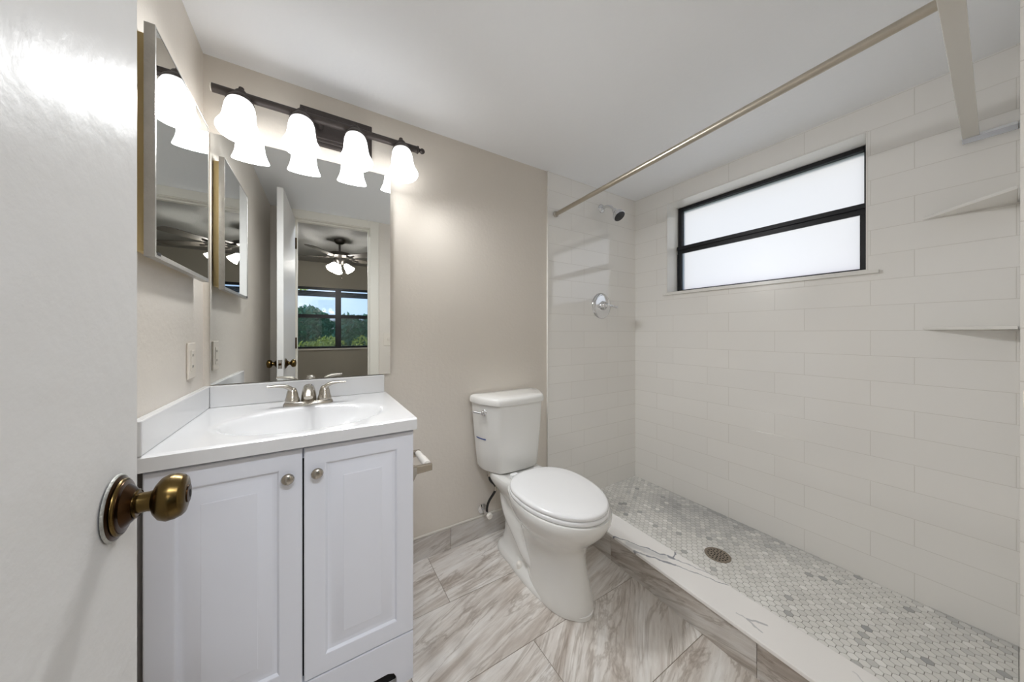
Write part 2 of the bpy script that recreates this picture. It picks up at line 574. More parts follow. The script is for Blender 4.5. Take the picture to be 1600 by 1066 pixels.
l.new(last, mx.inputs[0])
l.new(mx.outputs[2], p.inputs['Base Color'])
p.inputs['Roughness'].default_value = 0.25
M_cap = m

# ------------------------------------------------------------------ room shell
CEIL = 2.1196
XR = 2.417          # window wall face
YN = -1.572         # doorway wall face
YN2 = -1.672
YSN = -1.557        # tiled near end of the shower
DX0, DX1, DTOP = 0.165, 0.717, 2.050

struct(MB().box(-0.12, 0, YN2, 0.12, 0, CEIL).build('wall_left', M_paint), 'cream painted wall behind the vanity side splash')
struct(MB().box(0, XR + 0.22, 0, 0.12, 0, CEIL).build('wall_back', M_paint), 'cream painted wall behind mirror and toilet')
struct(MB().box(1.577, XR, -0.009, 0, 0, CEIL).build('wall_shower', M_tileB), 'white tiled end wall with the shower head')
struct(MB().box(1.567, 1.577, -0.011, 0, 0.147, CEIL).build('trim_1', M_tilewhite), 'white edge strip where the tile starts')
WY0, WY1, WZ0, WZ1 = -1.204, -0.260, 1.385, 2.008
wr = MB()
wr.box(XR, XR + 0.22, YN2, 0, 0, WZ0).box(XR, XR + 0.22, YN2, 0, WZ1, CEIL)
wr.box(XR, XR + 0.22, WY1, 0, WZ0, WZ1).box(XR, XR + 0.22, YN2, WY0, WZ0, WZ1)
struct(wr.build('wall_right', M_tileR), 'long white tiled wall around the shower window')
wf = MB()
wf.box(0, DX0 - 0.012, YN2, YN, 0, CEIL).box(DX1 + 0.012, XR, YN2, YN, 0, CEIL).box(DX0 - 0.012, DX1 + 0.012, YN2, YN, DTOP + 0.012, CEIL)
struct(wf.build('wall_front', M_paint), 'cream wall around the doorway')
struct(MB().box(1.577, XR, YN, YSN, 0, CEIL).build('wall_shower_near', M_tileB), 'white tiled near end wall of the shower')
struct(MB().box(-0.12, XR + 0.22, YN2, 0.12, CEIL, CEIL + 0.1).build('ceiling', M_ceil), 'smooth white bathroom ceiling')

# floor: porcelain planks .61 x .313, each row shifted
fl = MB()
fl.box(0, 1.60, YN2, 0, -0.08, -0.0012, 0.001, 0.0)
g = 0.0012
rows = [0.815, 1.215, 1.013, 0.615, 1.215, 0.815]
turns = [-0.16, -0.24, -0.55, -0.20, -0.3, -0.2]
for r in range(6):
    y1, y0 = -0.313 * r, max(-0.313 * (r + 1), YN2)
    if y0 >= y1: continue
    x = rows[r] - 0.61 * 2
    while x < 1.60:
        a, b = max(x, 0.0), min(x + 0.61, 1.60)
        if b - a > 0.01:
            tu = turns[r] if r != 2 else (-0.62 if x > 0.9 else -0.30)
            fl.box(a + g, b - g, y0 + g, y1 - g, -0.02, 0.0, random.uniform(0.05, 1), tu + random.uniform(-0.06, 0.06))
        x += 0.61
flo = fl.build('floor', [M_plankF, M_grout])
for pl in flo.data.polygons[:6]: pl.material_index = 1
struct(flo, 'veined greige porcelain plank floor')

# tiled baseboard on the back wall
bb = MB()
xs = [0.62, 0.935, 1.545]
for a, b in zip(xs[:-1], xs[1:]):
    bb.box(a + 0.0008, b - 0.0008, -0.010, 0, 0.0, 0.108, random.uniform(0.1, 1), random.uniform(-0.35, -0.15))
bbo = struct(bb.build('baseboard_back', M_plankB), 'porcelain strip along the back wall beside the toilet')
cb_ = MB().prism([(0.62, -0.010), (1.545, -0.010), (1.545, -0.0005), (0.62, -0.0005)], 0.108, 0.118)
cb_.build('caulk_line', M_caulk, bbo, bevel=0.003)

# shower curb: porcelain face, marble cap
def cx_out(y): return 1.583 + 0.040 * y
def cx_in(y): return 1.722 + 0.018 * y
YE = YSN
cu = MB()
ys = [-0.009, -0.50, -1.11, YE]
for a, b in zip(ys[:-1], ys[1:]):
    a2, b2 = a - 0.0008, b + 0.0008
    k = len(cu.v)
    pts = [(cx_out(a2) + 0.008, a2), (cx_out(b2) + 0.008, b2), (cx_in(b2) - 0.004, b2), (cx_in(a2) - 0.004, a2)]
    cu.v += [(x, y, 0.0) for x, y in pts] + [(x, y, 0.119) for x, y in pts]
    tt, tr_ = random.uniform(0.1, 1), random.uniform(0.05, 0.25)
    for q in ((0, 3, 2, 1), (4, 5, 6, 7), (0, 1, 5, 4), (1, 2, 6, 5), (2, 3, 7, 6), (3, 0, 4, 7)):
        cu.face([k + i for i in q], tt, tr_)
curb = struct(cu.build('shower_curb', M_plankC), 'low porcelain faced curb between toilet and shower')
cp = MB().prism([(cx_out(-0.009), -0.009), (cx_out(YE), YE), (cx_in(YE), YE), (cx_in(-0.009), -0.009)], 0.119, 0.133)
lab(cp.build('curb_cap', M_cap, curb, bevel=0.003), 'white marble slab with grey veins')

# shower floor: hexagon mosaic
SZ = 0.022
hx = MB()
hx.box(1.700, XR, YE, -0.009, -0.08, SZ - 0.0012, 0.0001, 0)
P = 0.0272; A = P / math.sqrt(3)
DRX, DRY, DRR = 2.018, -0.775, 0.056
from mathutils import noise as mnoise
tints = MB()
i = 0
x = 1.690
while x < XR + A:
    y = -0.009 + (P / 2 if i % 2 else 0)
    while y > YE - P:
        if (x - DRX) ** 2 + (y - DRY) ** 2 > 0.044 ** 2:
            pts = []
            for k6 in range(6):
                px = x + (A - 0.0012) * math.cos(k6 * PI / 3); py = y + (A - 0.0012) * math.sin(k6 * PI / 3)
                rr0 = math.hypot(px - DRX, py - DRY)
                if rr0 < 0.053:
                    px = DRX + (px - DRX) * 0.053 / rr0; py = DRY + (py - DRY) * 0.053 / rr0
                pts.append((min(max(px, cx_in(py) - 0.002), XR - 0.001), min(max(py, YE + 0.001), -0.010)))
            area = sum(pts[q][0] * pts[(q + 1) % 6][1] - pts[(q + 1) % 6][0] * pts[q][1] for q in range(6)) / 2
            if area > 2e-5:
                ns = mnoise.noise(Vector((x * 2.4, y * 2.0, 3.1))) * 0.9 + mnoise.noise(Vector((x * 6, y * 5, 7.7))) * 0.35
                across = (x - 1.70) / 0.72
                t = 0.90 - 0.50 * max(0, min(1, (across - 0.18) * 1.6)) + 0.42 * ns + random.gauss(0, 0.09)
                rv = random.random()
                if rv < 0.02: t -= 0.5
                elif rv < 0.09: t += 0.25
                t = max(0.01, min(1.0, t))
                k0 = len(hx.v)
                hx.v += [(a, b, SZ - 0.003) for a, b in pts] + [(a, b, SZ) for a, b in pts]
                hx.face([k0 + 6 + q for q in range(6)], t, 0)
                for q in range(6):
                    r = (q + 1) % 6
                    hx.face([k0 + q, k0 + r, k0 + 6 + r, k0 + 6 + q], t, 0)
        y -= P
    x += A * 1.5
    i += 1
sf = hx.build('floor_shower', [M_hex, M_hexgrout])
for pl in sf.data.polygons[:6]: pl.material_index = 1
struct(sf, 'grey and white hexagon mosaic shower floor')

# ------------------------------------------------------------------ bathroom window
XW = 2.550
win = struct(bpy.data.objects.new('window_1', None), 'black framed frosted two pane window over the shower')
COL.objects.link(win); win.location = (XW, -0.73, 1.39)
sl = MB().box(XR - 0.016, XW + 0.03, WY0 - 0.034, WY1 + 0.020, WZ0 - 0.014, WZ0)
# sill tongue only inside the opening, lip in front of the wall
sl = MB().box(XR - 0.018, XR - 0.0005, WY0 - 0.034, WY1 + 0.020, WZ0 - 0.012, WZ0 + 0.002).box(XR - 0.0005, XW + 0.03, WY0 + 0.0005, WY1 - 0.0005, WZ0 + 0.0003, WZ0 + 0.0085)
sl.build('window_sill', M_tilewhite, win)
jm = MB().box(XR + 0.0005, XW + 0.03, WY1 - 0.006, WY1 - 0.0005, WZ0 + 0.009, WZ1 - 0.001)
jm.box(XR + 0.0005, XW + 0.03, WY0 + 0.0005, WY0 + 0.006, WZ0 + 0.009, WZ1 - 0.001)
jm.box(XR + 0.0005, XW + 0.03, WY0 + 0.006, WY1 - 0.006, WZ1 - 0.006, WZ1 - 0.0005)
jm.build('window_lining', M_tilewhite, win)
FZ0, FZ1 = WZ0 + 0.009, WZ1 - 0.0065
FY0, FY1 = WY0 + 0.0065, WY1 - 0.0065
fr = MB()
fr.box(XW, XW + 0.05, FY0, FY0 + 0.028, FZ0, FZ1).box(XW, XW + 0.05, FY1 - 0.026, FY1, FZ0, FZ1)
fr.box(XW, XW + 0.05, FY0 + 0.028, FY1 - 0.026, FZ0, FZ0 + 0.024).box(XW, XW + 0.05, FY0 + 0.028, FY1 - 0.026, FZ1 - 0.022, FZ1)
fr.build('window_frame', M_black, win, bevel=0.003)
sa = MB()
sa.box(XW - 0.012, XW - 0.0005, FY0 + 0.012, FY1 - 0.004, 1.672, 1.722)
sa.box(XW - 0.022, XW - 0.012, FY0 + 0.012, FY1 - 0.004, 1.698, 1.722)
sa.box(XW - 0.012, XW - 0.0005, FY0 + 0.0005, FY0 + 0.040, FZ0 + 0.001, 1.672).box(XW - 0.012, XW - 0.0005, FY1 - 0.028, FY1 - 0.0005, FZ0 + 0.001, 1.672)
sa.box(XW - 0.012, XW - 0.0005, FY0 + 0.040, FY1 - 0.028, FZ0 + 0.001, FZ0 + 0.020)
lab(sa.build('sash', M_black, win, bevel=0.002), 'black lower sash with a deep meeting rail')
MB().box(XW + 0.026, XW + 0.030, FY0 + 0.028, FY1 - 0.026, 1.70, FZ1 - 0.022).build('pane', M_frost, win)
MB().box(XW + 0.010, XW + 0.014, FY0 + 0.028, FY1 - 0.026, FZ0 + 0.024, 1.700).build('pane', M_frost, win)

# ------------------------------------------------------------------ door, casing
door = struct(bpy.data.objects.new('door_1', None), 'open white flush door with a brass knob at the left edge of the view')
COL.objects.link(door); door.location = (0.163, YN, 0.006)
HX, HY = 0.1630, YN + 0.004
EX, EY = 0.1455, -0.945
dv = Vector((EX - HX, EY - HY, 0)); DL = dv.length; dv.normalize(); dn = Vector((dv.y, -dv.x, 0))   # dn points into the room
def dpt(s, t, z): return Vector((HX, HY, 0)) + dv * s + dn * t + Vector((0, 0, z))
db = MB()
k = len(db.v)
for z in (0.008, 2.040):
    db.v += [tuple(dpt(0, 0, z)), tuple(dpt(DL, 0, z)), tuple(dpt(DL, -0.035, z)), tuple(dpt(0, -0.035, z))]
for q in ((0, 3, 2, 1), (4, 5, 6, 7), (0, 1, 5, 4), (1, 2, 6, 5), (2, 3, 7, 6), (3, 0, 4, 7)):
    db.face([k + i for i in q])
db.build('door_slab', M_door, door, bevel=0.002)
KS, KZ = DL - 0.062, 0.912
def knobset(sgn, t0, dark):
    a = dn * sgn
    o = dpt(KS, t0, KZ)
    ro = MB().lathe([(0.0345, 0.0), (0.0345, 0.003), (0.032, 0.0045), (0.030, 0.005), (0.0285, 0.0085), (0.027, 0.009), (0.024, 0.0095), (0.020, 0.0135), (0.0165, 0.0165)], o, a, 40)
    rose = ro.build('rose', M_brass_dark, door, smooth=30)
    MB().lathe([(0.0300, 0.0048), (0.0312, 0.0056), (0.0310, 0.0072), (0.0292, 0.0080)], o, a, 40, False, False).build('rose_rim', M_brass, rose, smooth=60)
    lab(MB().lathe([(0.0352, 0.0003), (0.0368, 0.0012), (0.0360, 0.0028), (0.0346, 0.0032)], o, a, 40, False, False).build('base_ring', M_corrode, rose, smooth=60), 'corroded ring against the door')
    kn = MB().lathe([(0.0145, 0.0165), (0.0145, 0.0185), (0.0115, 0.019), (0.0110, 0.026), (0.0120, 0.030), (0.0180, 0.0325), (0.0240, 0.037), (0.0268, 0.043), (0.0262, 0.050), (0.0242, 0.0545), (0.0240, 0.0555), (0.0215, 0.058), (0.0150, 0.0595), (0.0135, 0.0600)], o, a, 40)
    kb = kn.build('door_knob', M_brass, door, smooth=40)
    MB().lathe([(0.0148, 0.0170), (0.0162, 0.0178), (0.0148, 0.0190)], o, a, 32, False, False).build('knob_collar', M_brass, kb, smooth=60)
    MB().lathe([(0.0105, 0.0598), (0.0105, 0.0612), (0.0080, 0.0616)], o, a, 28).build('lock_cylinder', M_brass_dark, kb, smooth=40)
    kw = MB()
    for s_ in (-1, 1):
        pass
    u = Vector((0, 0, 1)); w = dv
    c = o + a * 0.0617
    kk = len(kw.v)
    for h in (0.0, 0.0004):
        for (i2, j2) in ((-1, -1), (1, -1), (1, 1), (-1, 1)):
            kw.v.append(tuple(c + w * i2 * 0.0012 + u * j2 * 0.0045 + a * h))
    for q in ((0, 3, 2, 1), (4, 5, 6, 7), (0, 1, 5, 4), (1, 2, 6, 5), (2, 3, 7, 6), (3, 0, 4, 7)):
        kw.face([kk + i for i in q])
    kw.build('keyway', M_dark, kb)
knobset(1, 0.0005, True)
knobset(-1, -0.0355, False)
lp = MB()
k = 0
for z in (KZ - 0.028, KZ + 0.028):
    lp.v += [tuple(dpt(DL + 0.0002, -0.006, z)), tuple(dpt(DL + 0.0012, -0.006, z)), tuple(dpt(DL + 0.0012, -0.029, z)), tuple(dpt(DL + 0.0002, -0.029, z))]
for q in ((0, 3, 2, 1), (4, 5, 6, 7), (0, 1, 5, 4), (1, 2, 6, 5), (2, 3, 7, 6), (3, 0, 4, 7)):
    lp.face(list(q))
plate = lp.build('latch_plate', M_nickel, door)
MB().lathe([(0.008, 0.0), (0.008, 0.006), (0.006, 0.007)], dpt(DL + 0.0012, -0.0175, KZ), dv, 16).build('latch_bolt', M_brass_dark, plate, smooth=40)
for hz in (0.22, 1.03, 1.84):
    MB().lathe([(0.006, -0.045), (0.006, 0.045)], (HX + 0.004, HY - 0.001, hz), (0, 0, 1), 14).build('hinge', M_brass_dark, door, smooth=40)

cs = MB()
cs.box(DX1 + 0.004, DX1 + 0.076, YN, YN + 0.013, 0.0, CEIL - 0.0005)
cs.box(DX0 - 0.076, DX0 - 0.02, YN, YN + 0.013, 0.0, CEIL - 0.0005)
cs.box(DX0 - 0.02, DX1 + 0.004, YN, YN + 0.013, DTOP + 0.004, CEIL - 0.0005)
struct(cs.build('trim_2', M_trim, bevel=0.002), 'white door casing')
jb = MB()
jb.box(DX1, DX1 + 0.0115, YN2, YN, 0, DTOP + 0.0115).box(DX0 - 0.0115, DX0, YN2, YN - 0.0, 0, DTOP + 0.0115).box(DX0, DX1, YN2, YN, DTOP, DTOP + 0.0115)
jb.box(DX1 - 0.010, DX1, YN2 + 0.02, YN2 + 0.055, 0, DTOP).box(DX0, DX0 + 0.010, YN2 + 0.02, YN2 + 0.055, 0, DTOP).box(DX0 + 0.010, DX1 - 0.010, YN2 + 0.02, YN2 + 0.055, DTOP - 0.010, DTOP)
struct(jb.build('trim_3', M_trim), 'white door jamb')

# ------------------------------------------------------------------ vanity cabinet
VF = -0.505       # carcass front
VX0, VX1 = 0.014, 0.612
van = thing('vanity_cabinet', 'white two door vanity cabinet with raised panels under the sink top', 'cabinet', (0.313, -0.26, 0))
bd = MB()
T = 0.016
bd.box(VX0, VX0 + T, VF, -0.003, 0, 0.803).box(VX1 - T, VX1, VF, -0.003, 0, 0.803)
bd.box(VX0 + T, VX1 - T, -0.009, -0.003, 0.06, 0.803)
bd.box(VX0 + T, VX1 - T, VF, -0.009, 0.135, 0.150)
bd.box(VX0 + T, VX1 - T, VF, VF + 0.03, 0.765, 0.803)
bd.build('carcass', M_vanity, van)
ib = MB().box(VX0 + T, VX1 - T, VF + 0.012, VF + 0.016, 0.0, 0.764)  # near-black sheet stands in for the shade inside the cabinet
lab(ib.build('shadow_board', M_dark, van), 'dark board painted as the shade inside, seen through the gaps')
# valance with bracket feet
vl = []
xa, xb = VX0 + 0.001, VX1 - 0.001
ol = [(xa, 0.0), (xa + 0.052, 0.0), (xa + 0.052, 0.030), (xa + 0.060, 0.046), (xa + 0.078, 0.054),
      (xb - 0.078, 0.054), (xb - 0.060, 0.046), (xb - 0.052, 0.030), (xb - 0.052, 0.0), (xb, 0.0), (xb, 0.153), (xa, 0.153)]
va = MB()
nn = len(ol)
va.v += [(x, VF - 0.0165, z) for x, z in ol] + [(x, VF - 0.0005, z) for x, z in ol]
va.face(list(range(nn))); va.face([nn + i for i in reversed(range(nn))])
for i in range(nn):
    j = (i + 1) % nn
    va.face([i, j, nn + j, nn + i])
va.build('valance', M_vanity, van, bevel=0.0025)

def cab_door(x0, x1, z0, z1, knob_x):
    d = MB()
    yb, yf = VF - 0.0005, VF - 0.0185
    rings = [(0.0, yb), (0.0, yf + 0.003), (0.003, yf), (0.048, yf), (0.051, yf + 0.0012), (0.056, yf + 0.0075), (0.060, yf + 0.0085), (0.064, yf + 0.0085),
             (0.068, yf + 0.0075), (0.094, yf + 0.0008), (0.096, yf - 0.0006), (0.100, yf - 0.0010)]
    d.loft([[(x0 + i, y, z0 + i), (x1 - i, y, z0 + i), (x1 - i, y, z1 - i), (x0 + i, y, z1 - i)] for i, y in rings])
    do = d.build('door', M_vanity, van, smooth=28)
    MB().lathe([(0.0055, 0), (0.0055, 0.008), (0.0080, 0.011), (0.0145, 0.0135), (0.0150, 0.016), (0.0142, 0.0185), (0.0110, 0.0215), (0.006, 0.0228), (0.0005, 0.0232)],
               (knob_x, yf - 0.0002, 0.727), (0, -1, 0), 28).build('knob', M_nickel, do, smooth=40)
GX = 0.3145
cab_door(VX0 + 0.002, GX - 0.002, 0.157, 0.798, 0.281)
cab_door(GX + 0.002, VX1 - 0.001, 0.157, 0.798, 0.347)

# toilet paper holder on the vanity side
tph = thing('toilet_paper_holder', 'satin metal paper holder with an empty white roller on the vanity side', 'paper holder', (VX1, -0.40, 0.65))
for yy in (-0.478, -0.330):
    a = MB()
    a.loft([[(VX1 + 0.0005, yy - 0.016, 0.612), (VX1 + 0.0005, yy + 0.016, 0.612), (VX1 + 0.0005, yy + 0.016, 0.668), (VX1 + 0.0005, yy - 0.016, 0.668)],
            [(VX1 + 0.008, yy - 0.014, 0.618), (VX1 + 0.008, yy + 0.014, 0.618), (VX1 + 0.008, yy + 0.014, 0.666), (VX1 + 0.008, yy - 0.014, 0.666)],
            [(VX1 + 0.020, yy - 0.008, 0.636), (VX1 + 0.020, yy + 0.008, 0.636), (VX1 + 0.020, yy + 0.008, 0.662), (VX1 + 0.020, yy - 0.008, 0.662)],
            [(VX1 + 0.074, yy - 0.007, 0.638), (VX1 + 0.074, yy + 0.007, 0.638), (VX1 + 0.074, yy + 0.007, 0.661), (VX1 + 0.074, yy - 0.007, 0.661)]])
    a.build('arm', M_nickel, tph, bevel=0.002)
lab(MB().lathe([(0.006, 0), (0.006, 0.006), (0.0125, 0.008), (0.0135, 0.014), (0.0135, 0.066), (0.0118, 0.068), (0.0118, 0.122), (0.0105, 0.128), (0.006, 0.130), (0.006, 0.134)],
            (VX1 + 0.062, -0.471, 0.653), (0, 1, 0), 24).build('roller', M_white_pl, tph, smooth=40), 'white plastic spring roller')

# ------------------------------------------------------------------ vanity top
CF, CX1, CZ = -0.5445, 0.617, 0.842
vt = thing('bathroom_sink', 'white cultured marble sink top with an oval basin and splashes', 'sink', (0.31, -0.27, 0.806))
BX, BY, BRX, BRY, BD = 0.325, -0.335, 0.215, 0.160, 0.115
def ctop(x, y):
    r = math.hypot((x - BX) / BRX, (y - BY) / BRY)
    if r >= 1.12: return CZ
    if r >= 1.0:
        t = (1.12 - r) / 0.12
        return CZ - 0.004 * t * t
    t = 1 - r ** 2.2
    return CZ - 0.004 - BD * (t ** 0.85)
NX, NY = 84, 72
tm = MB()
X0, Y1 = 0.0015, -0.0015
for j in range(NY + 1):
    for i in range(NX + 1):
        x = X0 + (CX1 - X0) * i / NX; y = CF + (Y1 - CF) * j / NY
        z = ctop(x, y)
        if j == 0: z -= 0.004
        tm.v.append((x, y, z))
for j in range(NY):
    for i in range(NX):
        a = j * (NX + 1) + i
        tm.face([a, a + 1, a + NX + 2, a + NX + 1])
# skirt
def skirt(ids, dz):
    k = len(tm.v)
    for q in ids:
        v = tm.v[q]; tm.v.append((v[0], v[1], 0.8065))
    for q in range(len(ids) - 1):
        tm.face([ids[q], ids[q + 1], k + q + 1, k + q])
skirt([i for i in range(NX + 1)], 0)
skirt([NX + j * (NX + 1) for j in range(NY + 1)], 0)
skirt([j * (NX + 1) for j in range(NY + 1)], 0)
skirt([NY * (NX + 1) + i for i in range(NX + 1)], 0)
tm.build('basin_top', M_marble, vt, smooth=50)
MB().box(0.022, CX1 - 0.006, -0.022, -0.001, CZ + 0.0003, 0.920).build('backsplash', M_marble, vt, bevel=0.003)
MB().box(0.001, 0.0215, CF + 0.001, -0.001, CZ + 0.0003, 0.920).build('side_splash', M_marble, vt, bevel=0.003)
zb = CZ - 0.004 - BD
MB().lathe([(0.022, 0.001), (0.022, 0.004), (0.015, 0.0045), (0.014, 0.002), (0.0005, 0.004)], (BX, BY, zb - 0.001), (0, 0, 1), 28).build('drain', M_nickel, vt, smooth=40)

# ------------------------------------------------------------------ faucet
FX, FYc = 0.322, -0.128
fa = thing('faucet', 'brushed nickel two handle faucet behind the basin', 'faucet', (FX, FYc, CZ))
def stadium(cx_, cy_, hx_, hy_, z, n=40, e=2.6):
    return [(cx_ + hx_ * sgnpow(math.cos(2 * PI * i / n), 2 / e), cy_ + hy_ * sgnpow(math.sin(2 * PI * i / n), 2 / e), z) for i in range(n)]
MB().loft([stadium(FX, FYc, 0.080, 0.029, CZ + 0.0005), stadium(FX, FYc, 0.080, 0.029, CZ + 0.006), stadium(FX, FYc, 0.076, 0.026, CZ + 0.013), stadium(FX, FYc, 0.070, 0.022, CZ + 0.0150)]).build('base_plate', M_nickel, fa, smooth=50)
# spout: wide hood sloping forward
sp_r = []
for (yy, zz, hw, hh) in ((FYc + 0.014, CZ + 0.016, 0.026, 0.020), (FYc + 0.006, CZ + 0.040, 0.024, 0.020), (FYc - 0.006, CZ + 0.058, 0.020, 0.017), (FYc - 0.026, CZ + 0.066, 0.0175, 0.014),
                         (FYc - 0.052, CZ + 0.062, 0.0160, 0.012), (FYc - 0.078, CZ + 0.050, 0.0150, 0.011), (FYc - 0.092, CZ + 0.040, 0.0140, 0.009)):
    sp_r.append((yy, zz, hw, hh))
sr = []
for idx, (yy, zz, hw, hh) in enumerate(sp_r):
    a = sp_r[max(idx - 1, 0)]; b = sp_r[min(idx + 1, len(sp_r) - 1)]
    t = Vector((0, b[0] - a[0], b[1] - a[1])).normalized(); u = Vector((1, 0, 0)); w = t.cross(u)
    sr.append([Vector((FX, yy, zz)) + u * hw * math.cos(2 * PI * q / 28) + w * hh * math.sin(2 * PI * q / 28) for q in range(28)])
MB().loft(sr).build('spout', M_nickel, fa, smooth=60)
for s in (-1, 1):
    hx0 = FX + s * 0.0515
    h = MB().lathe([(0.0235, 0), (0.0238, 0.004), (0.0225, 0.012), (0.0205, 0.0165), (0.0205, 0.0185), (0.0195, 0.020), (0.0175, 0.034), (0.0140, 0.046), (0.0095, 0.052), (0.003, 0.054)],
                   (hx0, FYc, CZ + 0.0135), (0, 0, 1), 28)
    ho = h.build('handle', M_nickel, fa, smooth=50)
    path = bez((hx0 - s * 0.004, FYc - 0.004, CZ + 0.044), (hx0 + s * 0.004, FYc - 0.004, CZ + 0.075), (hx0 + s * 0.026, FYc - 0.006, CZ + 0.079), (hx0 + s * 0.072, FYc - 0.014, CZ + 0.078), 14)
    rad = [(0.0085 + 0.004 * math.sin(PI * q / 14) + (0.0015 if q > 9 else 0), 0.0105 - 0.0062 * q / 14) for q in range(15)]
    lv = MB()
    rings = []
    for q, pt in enumerate(path):
        a = Vector(path[max(q - 1, 0)]); b = Vector(path[min(q + 1, 14)])
        t = (b - a).normalized(); u = Vector((0, 1, 0)); w = t.cross(u).normalized()
        rings.append([Vector(pt) + u * rad[q][0] * math.cos(2 * PI * z / 18) + w * rad[q][1] * math.sin(2 * PI * z / 18) for z in range(18)])
    lv.loft(rings).build('lever', M_nickel, ho, smooth=60)

# ------------------------------------------------------------------ wall mirror
TH = math.radians(0.8)
ct, st = math.cos(TH), math.sin(TH)
MX0, MX1, MZ0, MZ1 = 0.020, 0.638, 0.9235, 1.838
def mpt(s, d, z): return (MX0 + s * ct - d * st * 0 , -0.0055 - s * st - d, z)
W = (MX1 - MX0) / ct
mi = thing('wall_mirror', 'large frameless mirror above the backsplash', 'mirror', (0.33, -0.001, MZ0))
mb = MB()
mb.v += [mpt(0, 0, MZ0), mpt(W, 0, MZ0), mpt(W, 0, MZ1), mpt(0, 0, MZ1)]
mb.face([0, 1, 2, 3])
mb.build('mirror_glass', M_mirror, mi)
me_ = MB()
e = 0.0002
a = [(MX0, -0.0005), (MX0, mpt(0, 0, 0)[1] + e), (MX1, mpt(W, 0, 0)[1] + e), (MX1, -0.0005)]
me_.prism(a, MZ0, MZ1)
me_.build('mirror_backing', M_mirror_edge, mi)

# ------------------------------------------------------------------ medicine cabinet
mc = thing('medicine_cabinet', 'mirror fronted medicine cabinet on the left wall', 'medicine cabinet', (0.0, -0.32, 1.283))
MB().box(0.0008, 0.020, -0.512, -0.122, 1.296, 1.788).build('cabinet_body', M_cab, mc, bevel=0.001)
cx0, cx1 = 0.0205, 0.038
fr = MB()
y0, y1, z0, z1 = -0.530, -0.108, 1.283, 1.803
fr.box(cx0, cx1 - 0.003, y0, y1, z0, z1)
fr.box(cx1 - 0.003, cx1, y0, y0 + 0.007, z0, z1).box(cx1 - 0.003, cx1, y1 - 0.004, y1, z0, z1)
fr.box(cx1 - 0.003, cx1, y0 + 0.007, y1 - 0.004, z0, z0 + 0.011).box(cx1 - 0.003, cx1, y0 + 0.007, y1 - 0.004, z1 - 0.003, z1)
dr = fr.build('mirror_door', M_alu, mc)
MB().box(cx1 - 0.0029, cx1 - 0.0008, y0 + 0.0072, y1 - 0.0042, z0 + 0.0112, z1 - 0.0032).build('mirror_glass', M_mirror, dr)
MB().box(cx1 - 0.0007, cx1 + 0.0006, y0 + 0.012, y0 + 0.030, z0 + 0.006, z0 + 0.013).build('mirror_clip', M_dark, dr)

# ------------------------------------------------------------------ vanity light
BYL, BZL = -0.080, 1.961
vlt = thing('vanity_light', 'bronze four light vanity bar with frosted bell shades above the mirror', 'light fixture', (0.41, 0, 1.94))
bp = MB()
for (i_, d0, d1) in ((0.0, 0.0008, 0.012), (0.012, 0.012, 0.022), (0.022, 0.022, 0.030)):
    bp.box(0.290 + i_, 0.560 - i_, -d1, -d0, 1.895 + i_, 2.042 - i_)
bplo = bp.build('back_plate', M_bronze, vlt, bevel=0.003)
for xx in (0.335, 0.505):
    MB().lathe([(0.006, 0), (0.006, 0.003), (0.003, 0.005)], (xx, -0.0302, 1.930), (0, -1, 0), 14).build('screw', M_bronze, bplo, smooth=40)
for xx in (0.36, 0.48):
    MB().tube([(xx, -0.030, BZL), (xx, BYL + 0.010, BZL)], 0.010).build('bracket', M_bronze, vlt, smooth=50)
MB().tube([(0.040, BYL, BZL), (0.742, BYL, BZL)], 0.0145, 20).build('bar', M_bronze, vlt, smooth=50)
MB().lathe([(0.0145, 0), (0.017, 0.002), (0.017, 0.006), (0.010, 0.009), (0.008, 0.014), (0.012, 0.021), (0.0125, 0.026), (0.009, 0.033), (0.003, 0.037)], (0.742, BYL, BZL), (1, 0, 0), 20).build('finial', M_bronze, vlt, smooth=50)
lab(MB().lathe([(0.0130, 0.0), (0.0115, 0.004), (0.003, 0.006)], (0.040, BYL, BZL), (-1, 0, 0), 18).build('end_plug', M_white_pl, vlt, smooth=50), 'broken pale end where the finial is missing')
SH = [0.117, 0.299, 0.486, 0.673]
TILT = math.radians(15.5)
AX = Vector((0, -math.sin(TILT), -math.cos(TILT)))
